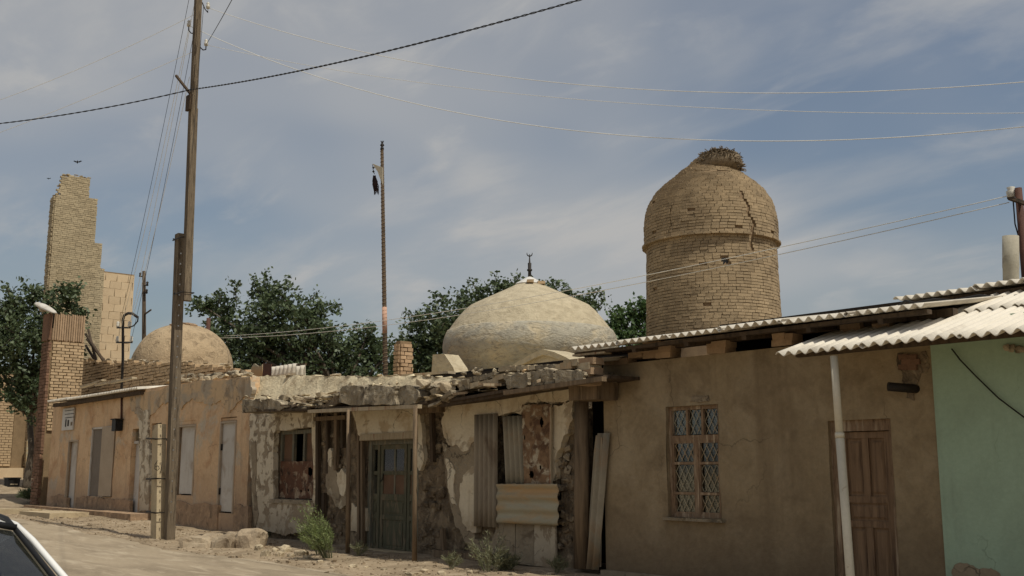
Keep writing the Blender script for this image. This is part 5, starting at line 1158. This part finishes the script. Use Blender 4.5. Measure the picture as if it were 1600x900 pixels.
for px_, py_ in ((285, 375), (286, 460)):
    c = P(px_, py_, YP); MB().tube([c + Vector((a, b, .01 * i)) for i, (a, b) in enumerate(((-.2, -.15), (.26, -.15), (.26, .15), (-.2, .15), (-.2, -.15)))], .016, 5).build('lashing', 'iron', up)
for k in range(26): # spike bolts up the timber
    t_ = k / 26; c = P(268 + 16 * t_, 800 - 420 * t_, YP - .1); MB().bar(c, c + Vector((R(-.01, .01), -.02, 0)), .03).build('bolt', 'chrome', up)
gp_ = [P(241 + a, 720 + b, YP - .245) for a, b in ((5, 0), (1, 6), (1, 13), (5, 15), (8, 12), (6, 8), (2, 9))]
MB().tube(gp_, .008, 4).build('paint_mark', 'iron', up); MB().tube([P(253, 722, YP - .245), P(251, 738, YP - .245)], .008, 4).build('paint_mark', 'iron', up)
ins = []
for bx, by, tx, ty, s_ in ((316, 4, 325, 12, 1), (303, 52, 295, 40, -1), (313, 74, 322, 70, 1)):
    a, b = P(bx, by, YP), P(tx, ty, YP); m = (a + b) / 2 + UP * -.10
    MB().tube([a, m, b + UP * -.12, b], .014, 6).build('insulator_hook', 'iron', up)
    MB().lathe(b, [(0, -.03), (.045, -.02), (.05, .05), (.03, .07), (.045, .10), (.02, .14), (0, .145)], 10).build('insulator', 'porcelain', up); ins.append(b)
MB().bar(P(297, 146, YP - .12), P(275, 118, YP - .3), .05, .05).build('bracket_arm', 'wood_dark', up); MB().box(*(lambda c: ((c.x - .15, c.y - .06, c.z - .26), (c.x + .1, c.y - .0, c.z + .12)))(P(298, 156, YP - .12))).build('bracket_plate', 'wood_dark', up)

# second pole at the right edge
q = P(1600, 430, 17.5); rpole = thing('distant_pole', 'dark pole with insulators at the right edge', 'pole', (q.x, q.y, 0))
MB().tube([(P(1606, 470, 17.5).x, 17.5, 0), P(1603, 430, 17.5), P(1591, 294, 17.5)], [.09, .075, .06], 8).build('shaft', 'iron_brown', rpole)
MB().bar(P(1576, 309, 17.5), P(1625, 326, 17.3), .06, .06).build('cross_arm', 'wood_dark', rpole)
ic = P(1580, 302, 17.5); MB().lathe(ic, [(0, -.09), (.07, -.06), (.08, .03), (.05, .06), (.07, .1), (0, .12)], 10).build('insulator', 'porcelain', rpole)
MB().tube([P(1583, 312, 17.5), P(1586, 350, 17.5), P(1596, 385, 17.5), P(1606, 400, 17.5)], .012, 5).build('drop_wire', 'wire_dark', rpole)

# ------------------------------------------------------------------ overhead wires
def atZ(x, y, Z): r = ray(x, y); return CP + r * (Z / r.dot(FH))
def fitwire(A, B, meas):
    """hanging wire from A towards B whose end height and sag follow two sighted points"""
    A, B = Vector(A), Vector(B); d = Vector((B.x - A.x, B.y - A.y, 0)); nrm = Vector((-d.y, d.x, 0)); rows = []
    for x, y in meas:
        r = ray(x, y); k = (A - CP).dot(nrm) / r.dot(nrm); p = CP + r * k; t = (p - A).dot(d) / d.length_squared
        rows.append((t, t * (1 - t), p.z - A.z))
    (a, b, e), (c, f_, g) = rows; det = a * f_ - b * c; dzB = (e * f_ - b * g) / det; sg_ = (a * g - e * c) / det
    return [A + d * t + UP * (dzB * t + sg_ * t * (1 - t)) for t in [i / 40 for i in range(41)]]
def sagwire(A, B, s_): A, B = Vector(A), Vector(B); return [A.lerp(B, i / 24) - UP * 4 * s_ * (i / 24) * (1 - i / 24) for i in range(25)]
def wire(pts, r, mat, label, group=None, name='overhead_wire'): return tag(MB().tube(pts, r, 5).build(name, mat, None, pts[0]), label, 'wire', group)
wire(fitwire(ins[0], atZ(1900, 120, 15), [(690, 105), (1600, 128)]), .007, 'wire', 'upper pale wire sagging across the sky over the brick tower')
wire(fitwire(ins[1], atZ(1900, 180, 15), [(600, 150), (1600, 198)]), .008, 'wire', 'lowest pale wire sagging across the sky over the brick tower')
wire(fitwire(ins[2], atZ(1900, 170, 15), [(900, 155), (1550, 177)]), .005, 'wire', 'faint middle wire sagging across the sky over the brick tower')
wire(fitwire(P(350, 525, 19), ic, [(620, 498), (1280, 373)]), .008, 'wire', 'higher of two pale wires strung before the brick tower')
wire(fitwire(P(340, 528, 19), P(1577, 318, 17.5), [(620, 506), (1280, 384)]), .008, 'wire', 'lower of two pale wires strung before the brick tower')
def twist(pts, label):
    out = MB(); L_ = [0]
    for a, b in zip(pts, pts[1:]): L_.append(L_[-1] + (b - a).length)
    n_ = int(L_[-1] / .05); res = []
    for i in range(n_ + 1):
        s_ = L_[-1] * i / n_; k = 0
        while k < len(L_) - 2 and L_[k + 1] < s_: k += 1
        res.append(pts[k].lerp(pts[k + 1], (s_ - L_[k]) / (L_[k + 1] - L_[k])))
    for ph_ in (0, math.pi):
        q_ = [p + UP * .009 * math.cos(i * .8 + ph_) + Vector((0.6, -.8, 0)) * .009 * math.sin(i * .8 + ph_) for i, p in enumerate(res)]
        out.tube(q_, .0085, 4, cap=False)
    o = out.build('overhead_cable', 'wire_dark', None, pts[0]); return tag(o, label, 'cable')
pb = P(298, 140, YP - .12)
twist(fitwire(pb, atZ(1150, -90, 11), [(600, 81), (905, 0)]), 'thick twisted black cable rising right from the utility pole')
twist(fitwire(pb, atZ(-250, 230, 26), [(150, 171), (0, 193)]), 'thick twisted black cable running left from the utility pole')
wire(fitwire(P(305, 22, YP), atZ(-300, 250, 30), [(150, 96), (0, 156)]), .006, 'wire', 'upper faint wire running left from the pole top')
wire(fitwire(P(303, 80, YP), atZ(-300, 280, 30), [(150, 147), (0, 207)]), .006, 'wire', 'lower faint wire running left from the pole')
wire(sagwire(ins[2], atZ(420, -110, 12), .05), .007, 'wire_dark', 'short wire slanting up right from the pole top')
DW = ('dark leftmost wire dropping from the pole top to the hooked mast', 'pale wire dropping from the pole to the right end of the mast upper arm', 'pale wire dropping from the pole to the left end of the mast lower arm', 'dark rightmost wire dropping from the pole to the mast lower arm', 'shortest pale wire dropping from the pole bracket to the mast')
for k, ((a, b), (c, d), m_) in enumerate((((297, -10), (186, 510), 'wire_dark'), ((303, 10), (202, 509), 'wire'), ((298, 30), (184, 532), 'wire'), ((305, 40), (205, 532), 'wire_dark'), ((296, 120), (203, 512), 'wire'))):
    wire(sagwire(P(a, b, YP), P(c, d, 12.55), .35), .006, m_, DW[k], 'drop wires between pole and mast')
wire(sagwire(P(318, 10, YP), P(300, 240, YP - .2), .1), .006, 'wire_dark', 'loose dark wire hanging close along the right of the pole')

# ------------------------------------------------------------------ rocks, rubble and kerb
def boulder(c, sx, sy, sz, seed, mat='rock', rz=0.0):
    bm = bmesh.new(); bmesh.ops.create_icosphere(bm, subdivisions=3, radius=1)
    for v in bm.verts:
        p = v.co.copy(); q_ = Vector([math.copysign(abs(a) ** .55, a) for a in p]); q_ *= .78 + .28 * nz(p + Vector((seed, 0, 0)), 1.1) + .10 * nz(p + Vector((0, seed, 0)), 3.0)
        v.co = Vector((q_.x * sx, q_.y * sy, max(-.3, q_.z) * sz))
    me = bpy.data.meshes.new('boulder'); bm.to_mesh(me); bm.free(); me.materials.append(M[mat])
    o = link(bpy.data.objects.new('boulder', me)); o.location = c; o.rotation_euler = (0, 0, rz); return o
for k, (px_, py_, w_, h_, lab) in enumerate(((302, 857, 50, 22, 'long flat boulder lying right of the utility pole'), (343, 856, 30, 24, 'middle boulder of the heap by the wall foot'), (379, 856, 42, 34, 'big ochre-sided boulder nearest the shop corner'),
                                         (360, 846, 26, 18, 'small grey boulder tucked behind the heap'), (324, 846, 34, 14, 'low slab boulder at the back of the heap'))):
    c = GR(px_, py_, .1); g_ = rough_gz(c.x, c.y); c = GR(px_, py_, g_); m_ = pxm(1, c)
    tag(boulder((c.x, c.y + .15, g_), w_ * m_ * .72, .42, h_ * m_ * 1.05, k * 3.7, 'rock', .7), lab, 'boulder', 'boulders by the house corner')
ORD = 'first second third fourth fifth sixth seventh eighth ninth tenth eleventh twelfth thirteenth fourteenth fifteenth sixteenth seventeenth eighteenth nineteenth twentieth'.split()
for k, (px_, py_, w_, h_) in enumerate(sorted(((415, 868, 16, 12), (445, 862, 18, 14), (437, 868, 12, 9), (470, 866, 20, 10), (455, 869, 10, 7), (430, 861, 10, 8), (552, 885, 12, 6), (572, 887, 8, 5), (405, 858, 14, 10), (662, 893, 14, 6), (646, 897, 22, 6), (690, 896, 16, 6), (480, 872, 12, 6), (463, 873, 8, 5), (500, 878, 9, 5), (520, 884, 8, 4), (600, 890, 10, 4), (735, 894, 10, 5), (800, 897, 14, 5), (860, 897, 12, 5)))):
    c = GR(px_, py_, .03); g_ = rough_gz(c.x, c.y); c = GR(px_, py_, g_); m_ = pxm(1, c)
    tag(boulder((c.x, c.y, g_ - .01), w_ * m_ * .65, w_ * m_ * .55, h_ * m_ * .95, k * 2.3 + 50, 'stone', R(0, 3)), ORD[k] + ' small rubble stone from the left on the dust before the shop', 'stone', 'rubble stones before the shop')
a, b = GR(-60, 796, .42), GR(63, 797, .40)
kb = struct(MB().bar(a + UP * -.1, b + UP * -.1, .26, .34, (0, 0, 1)).build('kerb', 'concrete'))
p = GR(62, 806, .33); struct(MB().box((p.x - 2.6, p.y + .2, 0), (p.x + .2, p.y + 1.3, .40), .02).build('pavement_step', 'concrete'))

# dark bin by the tree
c = P(17, 776, 13.0); zb_ = c.z; bn = thing('litter_bin', 'squat black litter bin beside the tree trunk', 'bin', c)
w_ = pxm(11, c); h_ = P(17, 746, 13).z - zb_
MB().hexa([c + Vector((sx * w_ * (.85 if z == 0 else 1.0), sy * w_ * .8 * (.85 if z == 0 else 1), z * h_ * .93)) for z in (0, 1) for sy in (-1, 1) for sx in (-1, 1)]).build('body', 'black', bn)
MB().box((c.x - w_ * 1.1, c.y - w_ * .9, zb_ + h_ * .935), (c.x + w_ * 1.1, c.y + w_ * .9, zb_ + h_)).build('lid', 'black', bn)
for s_ in (.45, .62): MB().box((c.x + w_ * .96, c.y - w_ * .5, zb_ + h_ * s_), (c.x + w_ * 1.02, c.y + w_ * .5, zb_ + h_ * (s_ + .06))).build('print_line', 'slab', bn)
MB().box((c.x - .05, c.y - .05, zb_ - .8), (c.x + .05, c.y + .05, zb_)).build('post', 'iron', bn)

# ------------------------------------------------------------------ bushes
def bush(name, label, base, h, spread, n, mat, lean=0.0, cat='bush', curve=.4, leafy=.03):
    t = thing(name, label, cat, base); lv = []; lf = []; st = MB(); base = Vector(base); rng = random.Random(n)
    for i in range(n):
        a = rng.uniform(0, 6.28); s_ = spread * math.sqrt(rng.random()); hh_ = h * rng.uniform(.45, 1.05)
        p0 = base + Vector((math.cos(a) * s_ * .25, math.sin(a) * s_ * .25, 0)); p2 = base + Vector((math.cos(a) * s_, math.sin(a) * s_, hh_ * (1 - .35 * (s_ / spread) ** 2))) + RT * lean * hh_
        p1 = (p0 + p2) / 2 + Vector((0, 0, h * .12))
        if i % 4 == 0: st.tube([p0, p1, p2], [.007, .005, .002], 3, cap=False)
        for k in range(16):
            u = rng.uniform(.18, 1); p = p0.lerp(p1, min(1, u * 2)) if u < .5 else p1.lerp(p2, u * 2 - 1)
            d = (p2 - p0).normalized() * .7 + Vector((rng.gauss(0, .5), rng.gauss(0, .5), rng.gauss(0, .4))); d.normalize(); sd = d.cross(Vector((rng.gauss(0, 1), rng.gauss(0, 1), rng.gauss(0, 1)))).normalized()
            L_ = leafy * rng.uniform(1.2, 3.0); w_ = leafy * .22; b = len(lv)
            lv.extend((p - sd * w_, p + sd * w_, p + d * L_)); lf.append((b, b + 1, b + 2))
    st.sm = st.sm; stuff(st.build('stems', 'bush_dry', t))
    me = bpy.data.meshes.new('foliage'); me.from_pydata([v - base for v in lv], [], lf); me.materials.append(M[mat]); o = link(bpy.data.objects.new('foliage', me)); o.parent = t; return t
b = GR(512, 872, .04); bush('green_shrub', 'feathery green shrub growing beside the porch pole', b, .98, .34, 150, 'bush', -.36)
b = GR(497, 866, .04); bush('green_shrub', 'low leafy green shrub under the stripped shop wall', b, .6, .34, 80, 'bush', -.3)
b = GR(765, 896, .0); bush('dry_shrub', 'sparse grey-green shrub below the corrugated window patch', b, .7, .42, 60, 'bush_dry', -.05)
for k, (px_, py_, lb_) in enumerate(((420, 842, 'thin weed tuft at the left foot of the shop wall'), (560, 868, 'thin weed tuft left of the shop door'), (705, 888, 'thin weed tuft on the sill beam'), (870, 895, 'thin weed tuft beneath the corner post'))):
    b = GR(px_, py_, .03); bush('weed_tuft', lb_, b, .28, .2, 26, 'bush_dry', 0, 'weed')
b = GR(790, 894, .0); bush('dry_shrub', 'tiny grey-green weed right of the sparse shrub', b, .35, .25, 90, 'bush_dry')
for k, (px_, py_, h_, s_, lb_) in enumerate(((54, 782, .45, .6, 'dark low shrub at the foot of the brick pillar'),)):
    c = P(px_, py_, 12.4 if k != 2 else 11.6); bush('dark_shrub', lb_, c, h_, s_, 200, 'leaf', 0, leafy=.07)

# ------------------------------------------------------------------ parked car (only its rear roof corner is in view)
yc, hw_ = .56, .83
car = thing('parked_car', 'white saloon car with tinted rear window parked at the lower left', 'car', (-4.9, yc, 0))
def mir(fn):
    for s_ in (1, -1): fn(s_)
side = [(-2.75, .42), (-2.70, .62), (-2.80, .86), (-3.42, .95), (-6.15, .93), (-6.95, .80), (-7.05, .60), (-7.02, .40), (-6.75, .22), (-2.95, .22)]
vs = []; n = len(side)
secs = ((-1.0, .93), (-.97, .98), (-.6, 1.0), (.6, 1.0), (.97, .98), (1.0, .93))
for sy, k in secs:
    for x, z in side: vs.append((-4.9 + (x + 4.9) * k, yc + sy * hw_, .58 + (z - .58) * (k * .96 + .04)))
fs = [(i * n + j, i * n + (j + 1) % n, (i + 1) * n + (j + 1) % n, (i + 1) * n + j) for i in range(len(secs) - 1) for j in range(n)] + [tuple(range(n)), tuple((len(secs) - 1) * n + j for j in range(n))]
MB().add(vs, fs).build('body', 'car', car)
ht = .68; zt_ = 1.375; vs = []; nu, nvv = 14, 12
for j in range(nvv + 1):
    for i in range(nu + 1):
        u = -1 + 2 * i / nu; v = j / nvv; x = -4.27 - 1.15 * v
        vs.append((x, yc + u * (ht - .035), zt_ + .02 + .085 * (1 - abs(u) ** 2.4) + .03 * math.sin(math.pi * min(1, v * 1.4 + .02)) * 1.0))
rf = MB().add(vs, [(j * (nu + 1) + i, j * (nu + 1) + i + 1, (j + 1) * (nu + 1) + i + 1, (j + 1) * (nu + 1) + i) for j in range(nvv) for i in range(nu)], True).build('roof', 'car', car)
def pil(s_):
    y1 = yc + s_ * ht; y0_ = yc + s_ * hw_ * .985
    MB().tube([(-3.40, y0_, .93), (-3.85, yc + s_ * (ht + .085), 1.17), (-4.18, yc + s_ * (ht + .012), 1.345), (-4.36, y1, 1.395), (-4.75, y1, 1.425), (-5.2, y1, 1.42), (-5.45, y1, 1.385), (-6.2, y0_, .93)], [.016, .013, .012, .012, .012, .012, .014, .016], 8).build('pillar_rail', 'car', car)
    MB().tube([(-3.44, y0_ - s_ * .05, .95), (-3.86, yc + s_ * (ht + .045), 1.175), (-4.19, yc + s_ * (ht - .025), 1.36), (-4.36, y1 - s_ * .034, 1.418), (-4.75, y1 - s_ * .034, 1.446), (-5.3, y1 - s_ * .034, 1.44)], .010, 6).build('drip_seal', 'black', car)
    MB().add([(-3.62, y0_ - s_ * .01, .96), (-4.30, y1, 1.37), (-5.40, y1, 1.365), (-6.05, y0_ - s_ * .01, .94)], [(0, 1, 2, 3)]).build('side_window', 'car_glass', car)
    MB().bar((-4.85, y0_, .95), (-4.85, y1, 1.39), .06, .04).build('door_pillar', 'black', car)
    for x in (-3.55, -6.2):
        w_ = MB().lathe((0, 0, 0), [(.17, -.09), (.26, -.095), (.30, -.07), (.31, 0), (.30, .07), (.26, .095), (.17, .09)], 28); rotm = Matrix.Rotation(math.pi / 2, 4, 'X')
        w_.v = [rotm @ v + Vector((x, yc + s_ * (hw_ - .09), .31)) for v in w_.v]; wh = w_.build('wheel', 'tyre', car)
        r2_ = MB().lathe((0, 0, 0), [(.0, .07), (.06, .075), (.15, .06), (.175, .085), (.175, -.085), (.0, -.08)], 24); r2_.v = [rotm @ v + Vector((x, yc + s_ * (hw_ - .09), .31)) for v in r2_.v]; r2_.build('rim', 'chrome', wh)
    MB().box((-2.80, yc + s_ * .5 - .16, .62), (-2.70, yc + s_ * .5 + .16, .78), .01).build('tail_light', 'tail', car)
    MB().box((-7.06, yc + s_ * .55 - .14, .62), (-6.98, yc + s_ * .55 + .14, .76), .01).build('headlight', 'porcelain', car)
mir(pil)
def screen(xb, xt, nm):
    vs = []; 
    for j in range(7):
        for i in range(13):
            u = -1 + 2 * i / 12; v = j / 6; y = yc + u * ((hw_ - .05) * (1 - v) + (ht - .045) * v); sg_ = 1 if xb > xt else -1
            vs.append((xb + (xt - xb) * v + sg_ * .05 * (1 - u * u), y, .95 + (zt_ + .005 - .95) * v + .07 * (1 - u * u) * v))
    MB().add(vs, [(j * 13 + i, j * 13 + i + 1, (j + 1) * 13 + i + 1, (j + 1) * 13 + i) for j in range(6) for i in range(12)], True).build(nm, 'car_glass', car)
    MB().tube([(xt, yc + u * (ht - .03), zt_ + .015 + .075 * (1 - u * u)) for u in [-1 + i / 6 for i in range(13)]], .014, 6).build('window_seal', 'black', car)
screen(-3.44, -4.25, 'rear_window'); screen(-6.2, -5.45, 'windscreen')
MB().box((-6.0, yc - .75, .90), (-3.5, yc + .75, .94)).build('parcel_shelf', 'black', car)
for x in (-4.15, -5.15):
    for s_ in (-.38, .38): MB().box((x - .07, yc + s_ - .24, .94), (x + .07, yc + s_ + .24, 1.18), .02).build('seat_back', 'tyre', car)
for x, z in ((-2.74, .42), (-7.04, .40)): MB().box((x - .06, yc - hw_ * .95, z - .1), (x + .06, yc + hw_ * .95, z + .1), .01).build('bumper', 'black', car)

# birds
for px_, py_ in ((121, 253), (76, 279)):
    c = atZ(px_, py_, 60); b_ = thing('bird', 'tiny dark bird flying above the ruined tower' if px_ == 121 else 'tiny dark bird flying left of the ruined tower', 'bird', c); s_ = .12 if px_ == 121 else .06
    MB().lathe(c, [(0, -s_), (s_ * .4, -s_ * .3), (s_ * .35, s_ * .4), (0, s_ * .9)], 8).build('body', 'black', b_)
    for k in (-1, 1): MB().poly([c, c + RT * k * s_ * 1.6 + UP * s_ * .7, c + RT * k * s_ * 2.1 + UP * s_ * .4, c + RT * k * s_ * .8 - UP * s_ * .3], (0, .02, 0)).build('wing', 'black', b_)
